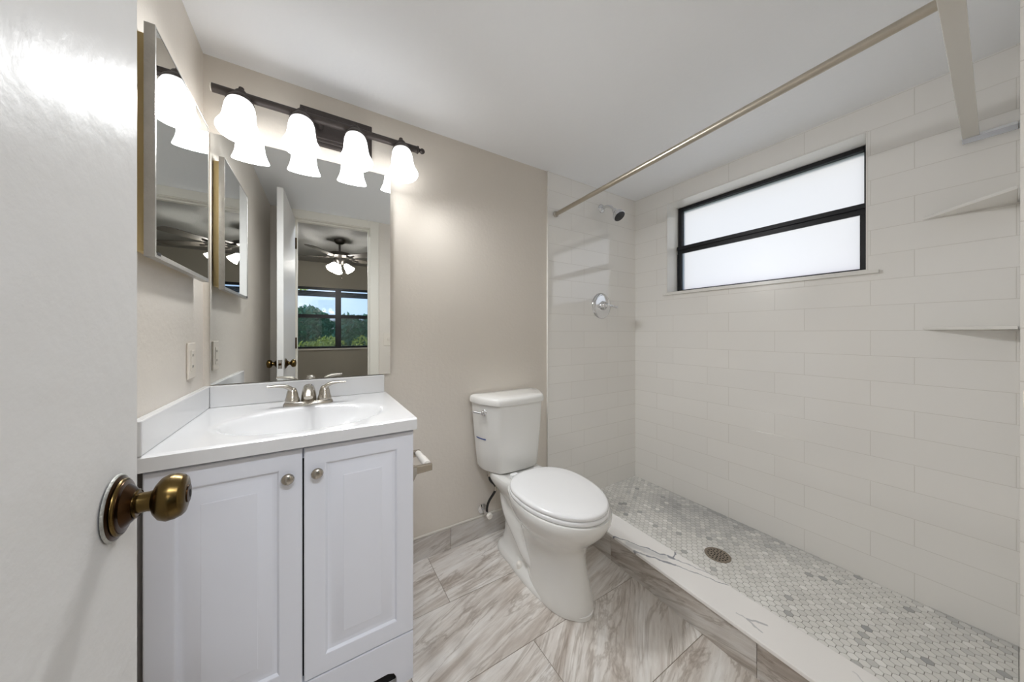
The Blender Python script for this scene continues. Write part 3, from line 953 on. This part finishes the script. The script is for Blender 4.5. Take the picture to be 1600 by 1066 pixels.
for xx in SH:
    pv = (xx, BYL, BZL)
    MB().lathe([(0.0400, 0.0375), (0.0412, 0.0355), (0.0385, 0.0270), (0.0290, 0.0120), (0.0200, 0.0030), (0.0188, -0.0020), (0.0185, -0.0120), (0.0140, -0.0180), (0.0090, -0.0215), (0.0060, -0.0245), (0.0085, -0.0290), (0.0080, -0.0340), (0.003, -0.0370)],
               pv, AX, 24).build('shade_holder', M_bronze, vlt, smooth=40)
    prof = [(0.0605, 0.1535), (0.0620, 0.1520), (0.0608, 0.1475), (0.0570, 0.1385), (0.0520, 0.1260), (0.0482, 0.1100), (0.0460, 0.0900), (0.0445, 0.0700), (0.0425, 0.0520), (0.0385, 0.0375), (0.0325, 0.0285), (0.0250, 0.0268)]
    inner = [(r - 0.003, h + 0.0005) for r, h in reversed(prof)]
    MB().lathe(prof + inner, pv, AX, 36, False, False).build('shade', M_shade, vlt, smooth=60)
    MB().lathe([(0.013, 0.027), (0.013, 0.053), (0.010, 0.058), (0.018, 0.073), (0.0275, 0.096), (0.0275, 0.106), (0.018, 0.122), (0.004, 0.127)], pv, AX, 20).build('bulb', M_shade, vlt, smooth=60)
    # the bulb's light leaving the open mouth of the shade
    sd = bpy.data.lights.new('bulb_light', 'SPOT')
    sd.energy = BULB_WATTS * (1.22 if SH.index(xx) > 1 else 0.95); sd.spot_size = math.radians(165); sd.spot_blend = 1.0
    sd.shadow_soft_size = 0.03; sd.color = (0.97, 0.985, 1.0)
    so = bpy.data.objects.new('bulb_light', sd); COL.objects.link(so)
    so.location = Vector(pv) + AX * 0.148
    so.rotation_euler = Vector({0: (-0.10, -0.62, -0.77), 1: (-0.52, -0.66, -0.54)}.get(SH.index(xx), (0.62, -0.66, -0.42))).to_track_quat('-Z', 'Y').to_euler()

# ------------------------------------------------------------------ outlet on the left wall
ou = thing('wall_outlet', 'ivory outlet plate on the left wall beside the mirror', 'outlet', (0, -0.142, 1.022))
op = MB().box(0.0005, 0.006, -0.177, -0.107, 0.965, 1.080).build('cover_plate', M_ivory, ou, bevel=0.002)
rc = MB().box(0.0062, 0.0078, -0.158, -0.126, 0.989, 1.056).build('receptacle', M_ivory, ou, bevel=0.001)
for zz in (1.040, 1.004):
    for ya in (-0.149, -0.138):
        MB().box(0.0079, 0.0082, ya, ya + 0.002, zz - 0.004, zz + 0.004).build('slot', M_dark, rc)

# switch on the doorway wall, seen in the mirror
sw = thing('light_switch', 'ivory switch plate on the doorway wall beside the casing', 'switch', (0.870, YN, 1.05))
MB().box(0.835, 0.905, YN + 0.0005, YN + 0.006, 0.995, 1.110).build('cover_plate', M_ivory, sw, bevel=0.002)
MB().box(0.865, 0.875, YN + 0.0062, YN + 0.016, 1.045, 1.062).build('toggle', M_ivory, sw, bevel=0.002)

# ------------------------------------------------------------------ toilet
TX = 1.240
to = thing('toilet', 'white two piece toilet with closed seat between vanity and shower curb', 'toilet', (TX, -0.42, 0))
def oval(yf, yb, hw, z, ef=2.0, eb=3.0, n=48, cxo=0.0):
    yc = yb + (yf - yb) * 0.5
    r = []
    for i in range(n):
        t = 2 * PI * i / n
        c, s = math.cos(t), math.sin(t)
        e = eb if s > 0 else ef
        x = hw * sgnpow(c, 2 / e)
        y = yc + (yb - yc) * sgnpow(s, 2 / e) if s > 0 else yc + (yf - yc) * -sgnpow(s, 2 / e) * 1.0
        r.append((TX + cxo + x, y, z))
    return r
bowl = MB()
secs = [(0.002, -0.672, -0.360, 0.104), (0.018, -0.674, -0.350, 0.106), (0.05, -0.668, -0.330, 0.103), (0.11, -0.652, -0.305, 0.097), (0.17, -0.636, -0.285, 0.094),
        (0.215, -0.634, -0.270, 0.098), (0.250, -0.645, -0.262, 0.113), (0.280, -0.668, -0.262, 0.135), (0.310, -0.700, -0.262, 0.158), (0.340, -0.726, -0.262, 0.174),
        (0.368, -0.741, -0.258, 0.183), (0.388, -0.744, -0.250, 0.185), (0.397, -0.740, -0.246, 0.182)]
bowl.loft([oval(a, b, w, z, 2.0, 2.6) for z, a, b, w in secs])
bowl.build('bowl', M_china, to, smooth=60)
# rear pedestal with deck under the tank
rear = MB()
rs = [(0.002, -0.40, -0.090, 0.108), (0.020, -0.40, -0.090, 0.108), (0.032, -0.40, -0.098, 0.098), (0.05, -0.40, -0.110, 0.080), (0.10, -0.40, -0.120, 0.074), (0.17, -0.40, -0.125, 0.073),
      (0.23, -0.40, -0.118, 0.076), (0.28, -0.38, -0.095, 0.086), (0.32, -0.36, -0.065, 0.110), (0.350, -0.34, -0.045, 0.128), (0.372, -0.33, -0.038, 0.136), (0.390, -0.33, -0.036, 0.136), (0.397, -0.33, -0.040, 0.132)]
rear.loft([oval(a, b, w, z, 3.2, 3.6) for z, a, b, w in rs])
rear.build('pedestal', M_china, to, smooth=60)
for s in (-1, 1):
    tw = MB()
    path = bez((TX + s * 0.060, -0.150, 0.300), (TX + s * 0.075, -0.190, 0.215), (TX + s * 0.070, -0.260, 0.200), (TX + s * 0.072, -0.330, 0.145), 10)
    path += bez((TX + s * 0.072, -0.330, 0.145), (TX + s * 0.074, -0.365, 0.11), (TX + s * 0.070, -0.400, 0.09), (TX + s * 0.060, -0.440, 0.08), 6)[1:]
    rr_ = [0.030 + 0.008 * math.sin(PI * q / 16) for q in range(len(path))]
    tw.tube(path, rr_, 20).build('trapway', M_china, to, smooth=60)
    MB().lathe([(0.0155, 0.0), (0.0155, 0.022), (0.0130, 0.029), (0.007, 0.0325), (0.001, 0.033)], (TX + s * 0.092, -0.330, 0.0165), (0, 0, 1), 22).build('bolt_cap', M_white_pl, to, smooth=50)
# low base plate running all the way to the toe
bs = MB()
bs.loft([oval(yf, yb, w, z, 2.1, 2.8) for z, yf, yb, w in
         [(0.001, -0.678, -0.112, 0.113), (0.016, -0.678, -0.112, 0.113), (0.024, -0.655, -0.118, 0.106), (0.034, -0.60, -0.126, 0.094), (0.050, -0.52, -0.135, 0.080)]])
bs.build('base', M_china, to, smooth=50)
# seat and lid
def seat_ring(k, z, yb=-0.262, yf=-0.735, hw=0.182):
    n = 64; r = []
    yc = yb - 0.205
    for i in range(n):
        t = 2 * PI * i / n
        c, s = math.cos(t), math.sin(t)
        if s <= 0:
            x = hw * c; y = yc + (yc - yf) * s
        else:
            x = hw * sgnpow(c, 2 / 2.7) * (1 - 0.16 * s ** 2.0); y = yc + (yb - yc) * sgnpow(s, 2 / 2.7)
        cyy = yc
        r.append((TX + x * k, cyy + (y - cyy) * k, z))
    return r
MB().loft([seat_ring(0.975, 0.3975), seat_ring(0.995, 0.401), seat_ring(1.0, 0.407), seat_ring(0.995, 0.4135), seat_ring(0.98, 0.416)]).build('seat', M_seat, to, smooth=60)
MB().loft([seat_ring(0.965, 0.4165), seat_ring(0.985, 0.4185), seat_ring(0.990, 0.425), seat_ring(0.982, 0.431), seat_ring(0.955, 0.4350), seat_ring(0.90, 0.4370), seat_ring(0.60, 0.4385), seat_ring(0.2, 0.439)]).build('seat_lid', M_seat, to, smooth=60)
for s in (-1, 1):
    MB().box(TX + s * 0.070 - 0.020, TX + s * 0.070 + 0.020, -0.262, -0.236, 0.3975, 0.424).build('hinge', M_seat, to, bevel=0.006, seg=3)
# tank
def tank_ring(hw, yb, yf, z):
    d = yb - yf
    half = [(0.99, 0.34), (0.93, 0.52), (0.735, 0.855), (0.66, 0.935), (0.56, 0.968), (0.30, 1.0)]
    pts = [(-hw, yb), (-hw, yb - d * 0.12)] + [(-hw * a, yb - d * b) for a, b in half] + [(0, yf - 0.002)] + [(hw * a, yb - d * b) for a, b in reversed(half)] + [(hw, yb - d * 0.12), (hw, yb), (hw * 0.5, yb), (0, yb), (-hw * 0.5, yb)]
    return [(TX + x, y, z) for x, y in smooth_poly(pts, 2)]
tk = MB()
tk.loft([tank_ring(0.145, -0.045, -0.180, 0.399), tank_ring(0.160, -0.036, -0.193, 0.404), tank_ring(0.168, -0.030, -0.200, 0.420), tank_ring(0.176, -0.026, -0.206, 0.50),
         tank_ring(0.186, -0.021, -0.214, 0.62), tank_ring(0.194, -0.018, -0.219, 0.735), tank_ring(0.195, -0.018, -0.220, 0.7485)])
tk.build('tank', M_china, to, smooth=45)
MB().loft([tank_ring(0.197, -0.016, -0.222, 0.7490), tank_ring(0.2035, -0.012, -0.230, 0.7515), tank_ring(0.2045, -0.011, -0.232, 0.762), tank_ring(0.2035, -0.012, -0.231, 0.776), tank_ring(0.199, -0.016, -0.226, 0.7845), tank_ring(0.188, -0.026, -0.213, 0.7890), tank_ring(0.10, -0.07, -0.17, 0.7905)]).build('tank_lid', M_china, to, smooth=50)
# flush lever on the slanted left face of the tank
lx, ly, lz = TX - 0.171, -0.128, 0.709
nl = Vector((-0.86, -0.50, 0)).normalized()
fl_ = MB().lathe([(0.0155, 0), (0.0155, 0.004), (0.011, 0.007), (0.009, 0.016), (0.010, 0.020), (0.005, 0.024)], (lx, ly, lz), nl, 22)
flo_ = fl_.build('flush_lever', M_chrome, to, smooth=45)
q0 = Vector((lx, ly, lz)) + nl * 0.016
al = Vector((-0.50, 0.86, 0)).normalized()
MB().tube([tuple(q0 - al * 0.004), tuple(q0 + al * 0.02 + nl * 0.002), tuple(q0 + al * 0.04 + nl * 0.003 + Vector((0, 0, 0.002))), tuple(q0 + al * 0.060 + nl * 0.004 + Vector((0, 0, 0.004)))],
          [0.0055, 0.0050, 0.0060, 0.0045], 14).build('lever_arm', M_chrome, flo_, smooth=60)

# blue mark wrapped on the slanted left face
bm_ = MB()
r0 = tank_ring(0.1835, -0.0222, -0.2125, 0.5685); r1 = tank_ring(0.1845, -0.0217, -0.2131, 0.5745)
pick = [i for i, q in enumerate(r0) if q[0] < TX - 0.15 and -0.145 < q[1] < -0.060]
for a_, b_ in zip(pick[:-1], pick[1:]):
    if b_ == a_ + 1:
        bm_.quad(Vector(r0[a_]) + nl * 0.0012, Vector(r0[b_]) + nl * 0.0012, Vector(r1[b_]) + nl * 0.0012, Vector(r1[a_]) + nl * 0.0012)
lab(bm_.build('tape_mark', M_blue, to), 'short strip of blue tape')

# ------------------------------------------------------------------ water supply
ws = thing('water_supply', 'black hose and chrome stop valve under the toilet tank', 'valve', (1.118, -0.010, 0.145))
MB().lathe([(0.026, 0), (0.026, 0.003), (0.014, 0.008), (0.008, 0.009), (0.008, 0.040), (0.012, 0.042), (0.012, 0.066), (0.006, 0.068)], (1.120, -0.0005, 0.150), (0, -1, 0), 20).build('stop_valve', M_chrome, ws, smooth=45)
lab(MB().lathe([(0.006, 0), (0.006, 0.008), (0.0145, 0.010), (0.0150, 0.022), (0.0125, 0.026), (0.003, 0.027)], (1.120, -0.0685, 0.150), (0, -1, 0), 18).build('valve_knob', M_white_pl, ws, smooth=45), 'white round knob')
hp = bez((1.120, -0.055, 0.162), (1.118, -0.055, 0.225), (1.158, -0.075, 0.245), (1.156, -0.085, 0.285), 12)
hp += bez((1.156, -0.085, 0.285), (1.154, -0.092, 0.325), (1.112, -0.100, 0.325), (1.108, -0.105, 0.372), 12)[1:]
MB().tube(hp, 0.0065, 12).build('hose', M_rubber, ws, smooth=60)
MB().tube(hp[11:15], 0.0072, 12).build('hose_band', M_nickel, ws, smooth=60)
MB().lathe([(0.012, 0), (0.013, 0.004), (0.013, 0.020), (0.010, 0.0245)], (1.108, -0.105, 0.372), (0, 0, 1), 12).build('coupling', M_nickel, ws, smooth=30)

# ------------------------------------------------------------------ shower fittings
YT = -0.0093
sh = thing('shower_sprayer', 'chrome shower head on a bent arm on the tiled end wall', 'shower head', (2.045, YT, 1.983))
MB().lathe([(0.030, 0), (0.030, 0.003), (0.024, 0.010), (0.014, 0.014)], (2.045, YT, 1.983), (0, -1, 0), 26).build('flange', M_chrome, sh, smooth=45)
ap = bez((2.045, YT - 0.012, 1.983), (2.045, YT - 0.055, 1.990), (2.047, YT - 0.080, 1.978), (2.049, YT - 0.108, 1.938), 12)
MB().tube(ap, 0.0095, 16).build('arm', M_chrome, sh, smooth=60)
hd = Vector((0.05, -0.62, -0.78)).normalized()
ho_ = Vector(ap[-1])
hb = MB().lathe([(0.011, -0.006), (0.0165, -0.002), (0.0180, 0.007), (0.0160, 0.016), (0.0190, 0.021), (0.0310, 0.036), (0.0390, 0.050), (0.0410, 0.061), (0.0400, 0.068), (0.037, 0.0685)], ho_, hd, 30).build('head', M_chrome, sh, smooth=45)
lab(MB().lathe([(0.0368, 0.0688), (0.036, 0.0710), (0.02, 0.0725), (0.001, 0.073)], ho_, hd, 30).build('nozzle_plate', M_nozzle, hb, smooth=45), 'black nozzle face')

sv = thing('shower_valve', 'round chrome shower valve plate with lever handle below the shower head', 'shower valve', (2.045, YT, 1.302))
MB().lathe([(0.090, 0), (0.090, 0.003), (0.084, 0.009), (0.070, 0.013), (0.045, 0.015), (0.034, 0.016)], (2.045, YT, 1.302), (0, -1, 0), 48).build('escutcheon', M_chrome, sv, smooth=45)
hb2 = MB().lathe([(0.033, 0.0155), (0.031, 0.024), (0.022, 0.034), (0.018, 0.044), (0.018, 0.058), (0.012, 0.063), (0.004, 0.064)], (2.045, YT, 1.302), (0, -1, 0), 30).build('hub', M_chrome, sv, smooth=45)
hp2 = bez((2.052, YT - 0.052, 1.302), (2.075, YT - 0.058, 1.304), (2.095, YT - 0.062, 1.297), (2.125, YT - 0.074, 1.288), 10)
MB().tube(hp2, [0.009, 0.0088, 0.0082, 0.0075, 0.007, 0.0065, 0.0065, 0.007, 0.0075, 0.0080, 0.006], 14).build('lever', M_chrome, hb2, smooth=60)

YNT = YSN + 0.0003
rd = thing('shower_curtain_rod', 'bare satin metal curtain rod across the shower', 'curtain rod', (1.588, -0.77, 1.86))
ra = Vector((1.630, YT, 1.860)); rb = Vector((1.547, YNT, 1.866)); rdv = (rb - ra).normalized()
MB().tube([tuple(ra + rdv * 0.010), tuple(ra + rdv * 0.9), tuple(rb - rdv * 0.010)], 0.0125, 22).build('rod', M_rod, rd, smooth=60)
MB().lathe([(0.0185, 0.0), (0.0185, 0.007), (0.0150, 0.012), (0.0135, 0.013)], ra + rdv * 0.0016, rdv, 22).build('end_flange', M_nickel, rd, smooth=45)
MB().lathe([(0.0185, 0.0), (0.0185, 0.007), (0.0150, 0.012), (0.0135, 0.013)], rb - rdv * 0.0016, -rdv, 22).build('end_flange', M_nickel, rd, smooth=45)

dr_ = thing('floor_drain', 'round worn metal drain in the mosaic shower floor', 'drain', (DRX, DRY, SZ))
MB().lathe([(DRR, -0.001), (DRR, 0.0015), (DRR - 0.004, 0.0022), (DRR - 0.0065, 0.0010)], (DRX, DRY, SZ - 0.0005), (0, 0, 1), 40, True, False).build('rim', M_drain, dr_, smooth=30)
gr = MB()
# grate disc with punched holes: filled between a grid of holes
bmg = bmesh.new()
holes = []
for ring, cnt in ((0.0, 1), (0.014, 6), (0.027, 11), (0.040, 17)):
    for i in range(cnt):
        t = 2 * PI * i / cnt + ring * 20
        holes.append((ring * math.cos(t), ring * math.sin(t)))
def disc_pts(cx_, cy_, r, n):
    return [(cx_ + r * math.cos(2 * PI * i / n), cy_ + r * math.sin(2 * PI * i / n)) for i in range(n)]
edges = []
for (hx_, hy_, r, nq) in [(0, 0, DRR - 0.006, 36)] + [(a, b, 0.0043, 10) for a, b in holes]:
    vs = [bmg.verts.new((DRX + a, DRY + b, SZ + 0.0008)) for a, b in disc_pts(hx_, hy_, r, nq)]
    for i in range(nq): edges.append(bmg.edges.new((vs[i], vs[(i + 1) % nq])))
bmesh.ops.triangle_fill(bmg, edges=edges, use_beauty=True)
bmg.verts.ensure_lookup_table()
vi = {v: i for i, v in enumerate(bmg.verts)}
gr.v = [tuple(v.co) for v in bmg.verts]
hole_list = [(DRX + a, DRY + b) for a, b in holes]
for f in bmg.faces:
    c = f.calc_center_median()
    if any((c.x - a) ** 2 + (c.y - b) ** 2 < 0.0036 ** 2 for a, b in hole_list): continue
    gr.face([vi[v] for v in f.verts])
bmg.free()
gr.build('grate', M_drain, dr_)
lab(MB().lathe([(DRR - 0.006, 0), (0.001, 0.0002)], (DRX, DRY, SZ - 0.0003), (0, 0, 1), 30, False, False).build('drain_shade_disc', M_dark, dr_), 'near-black disc painted as the shade under the grate')  # flat dark disc paints the shade below the holes

# corner shelves in the near shower corner
def corner_shelf(z, label):
    s_ = 0.205
    pts = [(XR - 0.0005, YNT + s_), (XR - s_, YNT + 0.001), (XR - 0.0005, YNT + 0.001)]
    o = MB().prism(pts, z, z + 0.012).build('corner_shelf', M_tilewhite, None, bevel=0.0025)
    return tag(o, label, 'shelf', 'white corner shelves in the near shower corner')
corner_shelf(1.566, 'upper white triangular corner shelf right of the window, seen from below')
corner_shelf(1.124, 'lower white triangular corner shelf right of the window, near eye height')

# flat overhead rail in the same corner
rl = thing('overhead_rail', 'flat glossy off white rail high in the near shower corner', 'rail', (2.0, -1.465, 1.832))
MB().prism([(1.30, -1.499), (XR - 0.031, -1.482), (XR - 0.031, -1.446), (1.30, -1.463)], 1.832, 1.840).build('bar', M_rail, rl, bevel=0.0015)
br_ = MB().box(XR - 0.0035, XR - 0.0006, YNT + 0.001, -1.444, 1.822, 1.846).box(XR - 0.030, XR - 0.0035, YNT + 0.001, -1.444, 1.8315, 1.8405)
lab(br_.build('wall_bracket', M_chrome, rl), 'chrome wall bracket')
MB().box(1.292, 1.2995, YN + 0.0005, -1.463, 1.822, 1.842).build('end_bracket', M_chrome, rl)

# ------------------------------------------------------------------ bedroom seen in the mirror
BC = 2.40
BYF = -5.20
BX0, BX1 = -1.6, 3.2
struct(MB().box(BX0 - 0.1, BX1 + 0.1, BYF - 0.2, YN2, -0.08, 0).build('floor_bedroom', M_bedfloor), 'bedroom floor')
struct(MB().box(BX0 - 0.1, BX1 + 0.1, BYF - 0.2, YN2, BC, BC + 0.1).build('ceiling_bedroom', M_popcorn), 'textured bedroom ceiling')
struct(MB().box(BX0 - 0.1, BX0, BYF, YN2, 0, BC).build('wall_bedroom_left', M_bed))
struct(MB().box(BX1, BX1 + 0.1, BYF, YN2, 0, BC).build('wall_bedroom_right', M_bed))
nb = MB()
nb.box(BX0, -0.12, YN2, YN2 + 0.1, 0, BC).box(XR + 0.22, BX1, YN2, YN2 + 0.1, 0, BC).box(-0.12, XR + 0.22, YN2, YN2 + 0.1, CEIL + 0.1, BC)
struct(nb.build('wall_bedroom_near', M_bed))
BWX0, BWX1, BWZ0, BWZ1 = -0.45, 1.60, 0.830, 1.945
fw_ = MB()
fw_.box(BX0, BX1, BYF - 0.2, BYF, 0, BWZ0).box(BX0, BX1, BYF - 0.2, BYF, BWZ1, BC)
fw_.box(BX0, BWX0, BYF - 0.2, BYF, BWZ0, BWZ1).box(BWX1, BX1, BYF - 0.2, BYF, BWZ0, BWZ1)
struct(fw_.build('wall_bedroom_far', M_bed), 'bedroom wall with the wide window')
w2 = struct(bpy.data.objects.new('window_2', None), 'wide black framed bedroom window seen in the mirror')
COL.objects.link(w2); w2.location = (0.57, BYF, BWZ0)
f2 = MB()
yb_, yf_ = BYF - 0.09, BYF - 0.02
f2.box(BWX0, BWX1, yb_, yf_, BWZ0, BWZ0 + 0.035).box(BWX0, BWX1, yb_, yf_, BWZ1 - 0.04, BWZ1)
f2.box(BWX0, BWX0 + 0.05, yb_, yf_, BWZ0 + 0.035, BWZ1 - 0.04).box(BWX1 - 0.05, BWX1, yb_, yf_, BWZ0 + 0.035, BWZ1 - 0.04)
f2.box(0.520, 0.615, yb_, yf_, BWZ0 + 0.035, BWZ1 - 0.04)
f2.box(BWX0 + 0.05, 0.520, yb_, yf_, 1.385, 1.450).box(0.615, BWX1 - 0.05, yb_, yf_, 1.385, 1.450)
f2.build('window_frame', M_black, w2)
for a, b in ((BWX0 + 0.05, 0.520), (0.615, BWX1 - 0.05)):
    MB().box(a, b, BYF - 0.060, BYF - 0.056, 1.450, BWZ1 - 0.04).build('pane', M_glass, w2)
    MB().box(a, b, BYF - 0.050, BYF - 0.046, BWZ0 + 0.035, 1.385).build('pane', M_glass, w2)
    MB().box(a, b, BYF - 0.080, BYF - 0.079, BWZ0 + 0.035, 1.385).build('insect_screen', M_screen, w2)
MB().box(BWX0 - 0.02, BWX1 + 0.02, BYF, BYF + 0.03, BWZ0 - 0.03, BWZ0).build('window_sill', M_trim, w2)
for nm, a, b in (('left', BWX0 + 0.04, 0.530), ('right', 0.605, BWX1 - 0.04)):
    o = MB()
    for q in range(7):
        z = 1.775 + q * 0.0145
        o.box(a, b, BYF - 0.018, BYF + 0.012, z, z + 0.011)
    o = o.build('window_blind', M_black)
    tag(o, 'raised dark blind at the top of the ' + ('bedroom window half nearer the open door' if nm == 'left' else 'bedroom window half nearer the door casing'), 'blind', 'raised blinds in the bedroom window')

# ceiling fan
FNX, FNY = 0.537, -3.45
fan = thing('ceiling_fan', 'pewter ceiling fan with lit glass shades, seen in the mirror', 'ceiling fan', (FNX, FNY, BC))
MB().lathe([(0.070, 0), (0.070, -0.012), (0.050, -0.050), (0.020, -0.062)], (FNX, FNY, BC - 0.0005), (0, 0, 1), 28).build('canopy', M_fan, fan, smooth=45)
MB().tube([(FNX, FNY, BC - 0.06), (FNX, FNY, 2.23)], 0.013).build('downrod', M_fan, fan, smooth=60)
MB().lathe([(0.03, 2.235), (0.06, 2.228), (0.14, 2.212), (0.148, 2.195), (0.148, 2.165), (0.12, 2.150), (0.075, 2.142), (0.070, 2.110), (0.050, 2.085), (0.045, 2.060), (0.02, 2.050)], (FNX, FNY, 0), (0, 0, 1), 36).build('motor', M_fan, fan, smooth=45)
for q in range(5):
    t = math.radians(50 + 72 * q)
    d = Vector((math.cos(t), math.sin(t), 0)); s = Vector((-math.sin(t), math.cos(t), 0)); c0 = Vector((FNX, FNY, 2.150))
    tl = Vector((0, 0, 0.10))
    b = MB()
    out = [(0.20, -0.055), (0.30, -0.062), (0.60, -0.068), (0.645, -0.050), (0.66, 0.0), (0.645, 0.050), (0.60, 0.068), (0.30, 0.062), (0.20, 0.055)]
    k = len(b.v); nn = len(out)
    for dz in (0, 0.006):
        for r, w in out: b.v.append(tuple(c0 + d * r + s * w + tl * w * 1.6 + Vector((0, 0, dz))))
    b.face(list(range(nn))); b.face([nn + i for i in reversed(range(nn))])
    for i in range(nn):
        j = (i + 1) % nn; b.face([i, j, nn + j, nn + i])
    bo = b.build('blade', M_blade, fan)
    MB().tube([tuple(c0 + d * 0.125 + Vector((0, 0, 0.012))), tuple(c0 + d * 0.175 + Vector((0, 0, 0.000))), tuple(c0 + d * 0.26 - Vector((0, 0, 0.003)))], [(0.016, 0.005), (0.014, 0.005), (0.022, 0.003)], 12).build('blade_iron', M_fan, bo, smooth=60)
for q in range(3):
    t = math.radians(20 + 120 * q)
    d = Vector((math.cos(t), math.sin(t), 0)); ax = (d * 0.62 + Vector((0, 0, -0.78))).normalized()
    o = Vector((FNX, FNY, 2.075)) + d * 0.062
    MB().tube([tuple(Vector((FNX, FNY, 2.085)) + d * 0.03), tuple(o), tuple(o + ax * 0.02)], 0.012).build('light_arm', M_fan, fan, smooth=60)
    MB().lathe([(0.020, 0.016), (0.030, 0.030), (0.040, 0.060), (0.050, 0.095), (0.062, 0.125), (0.060, 0.125), (0.047, 0.095), (0.03, 0.05), (0.012, 0.03)], o, ax, 24, True, True).build('fan_shade', M_fanshade, fan, smooth=60)
pc = MB().tube([(FNX + 0.02, FNY + 0.03, 2.055), (FNX + 0.02, FNY + 0.03, 1.87)], 0.0020, 6)
pc.ball((FNX + 0.02, FNY + 0.03, 1.865), 0.009, 10)
pc.build('pull_chain', M_fan, fan)

# ------------------------------------------------------------------ garden outside
struct(MB().box(-14, 16, -22, 8, -0.30, -0.20).build('ground', M_ground), 'lawn outside the bedroom window')

def leaves(mb, cx_, cy_, cz_, rx, ry, rz, n, s):
    for _ in range(n):
        while True:
            v = Vector((random.uniform(-1, 1), random.uniform(-1, 1), random.uniform(-1, 1)))
            if 0.55 < v.length < 1.0 or (v.length < 0.55 and random.random() < 0.2): break
        c = Vector((cx_ + v.x * rx, cy_ + v.y * ry, cz_ + v.z * rz))
        a = Vector((random.gauss(0, 1), random.gauss(0, 1), random.gauss(0, 1))).normalized()
        b = a.orthogonal().normalized()
        q = s * random.uniform(0.6, 1.3)
        mb.quad(c - a * q, c + b * q * 0.5, c + a * q, c - b * q * 0.5)

def bush(label, x, y, h, w, mm, n, s, group, cat='bush'):
    t = thing('shrub', label, cat, (x, y, -0.2), group)
    f = MB()
    for i in range(9):
        leaves(f, x + random.uniform(-w, w) * 0.6, y + random.uniform(-0.3, 0.3), -0.2 + h * random.uniform(0.35, 0.80), w * 0.5, 0.45, h * 0.28, n // 9, s)
    f.build('foliage', mm, t)
    st_ = MB()
    for i in range(4):
        xx = x + random.uniform(-w, w) * 0.4
        st_.tube([(xx, y, -0.2), (xx + random.uniform(-.1, .1), y, h * 0.5), (xx + random.uniform(-.2, .2), y, h * 0.7)], [0.03, 0.02, 0.01], 8)
    st_.build('stems', M_bark, t)
pos = ['leftmost', 'second', 'third', 'rightmost']
for i, xx in enumerate((-2.6, -0.5, 1.5, 3.6)):
    bush('tall dark green hedge shrub outside the bedroom window, %s of four' % ['furthest toward the open door', 'second toward the door', 'second toward the casing', 'furthest toward the casing'][i],
         xx, -10.6 - 0.3 * (i % 2), 1.95, 0.93, M_leaf_d, 3600, 0.085, 'hedge shrubs outside the bedroom window')
for i, xx in enumerate((-0.9, 0.25, 1.35, 2.4)):
    bush('low yellow green shrub close under the bedroom window, %s' % ['furthest toward the open door', 'left of the mullion', 'right of the mullion', 'furthest toward the casing'][i],
         xx, -7.2, 1.18, 0.50, M_leaf_l, 1500, 0.05, 'low shrubs under the bedroom window')
for i, xx in enumerate((-3.9, -0.15, 3.6)):
    bush('broad dark green bush in the back row of the hedge, %s' % ['toward the open door', 'straight behind the mullion', 'toward the casing'][i],
         xx, -13.2, 2.30, 1.70, M_leaf_d, 5200, 0.13, 'bushes in the back row of the hedge')
tr_ = thing('tree', 'tree with a leafy branch hanging into the bedroom window view', 'tree', (-2.4, -9.0, -0.2))
MB().tube([(-2.4, -9.0, -0.2), (-2.3, -9.0, 1.4), (-2.0, -9.0, 2.6), (-1.6, -9.0, 3.4)], [0.14, 0.11, 0.09, 0.05], 10).build('trunk', M_bark, tr_, smooth=60)
MB().tube([(-2.1, -9.0, 2.3), (-1.2, -8.9, 2.75), (-0.4, -8.8, 2.62)], [0.05, 0.03, 0.012], 8).build('branch', M_bark, tr_, smooth=60)
tf = MB()
for (a, b, c, r, nn) in ((-1.9, -9.0, 3.4, 1.0, 900), (-0.95, -8.9, 2.72, 0.42, 260), (-0.55, -8.85, 2.55, 0.34, 200), (-0.25, -8.8, 2.40, 0.26, 120)):
    leaves(tf, a, b, c, r, r * 0.8, r * 0.55, nn, 0.06)
tf.build('foliage', M_leaf_l, tr_)
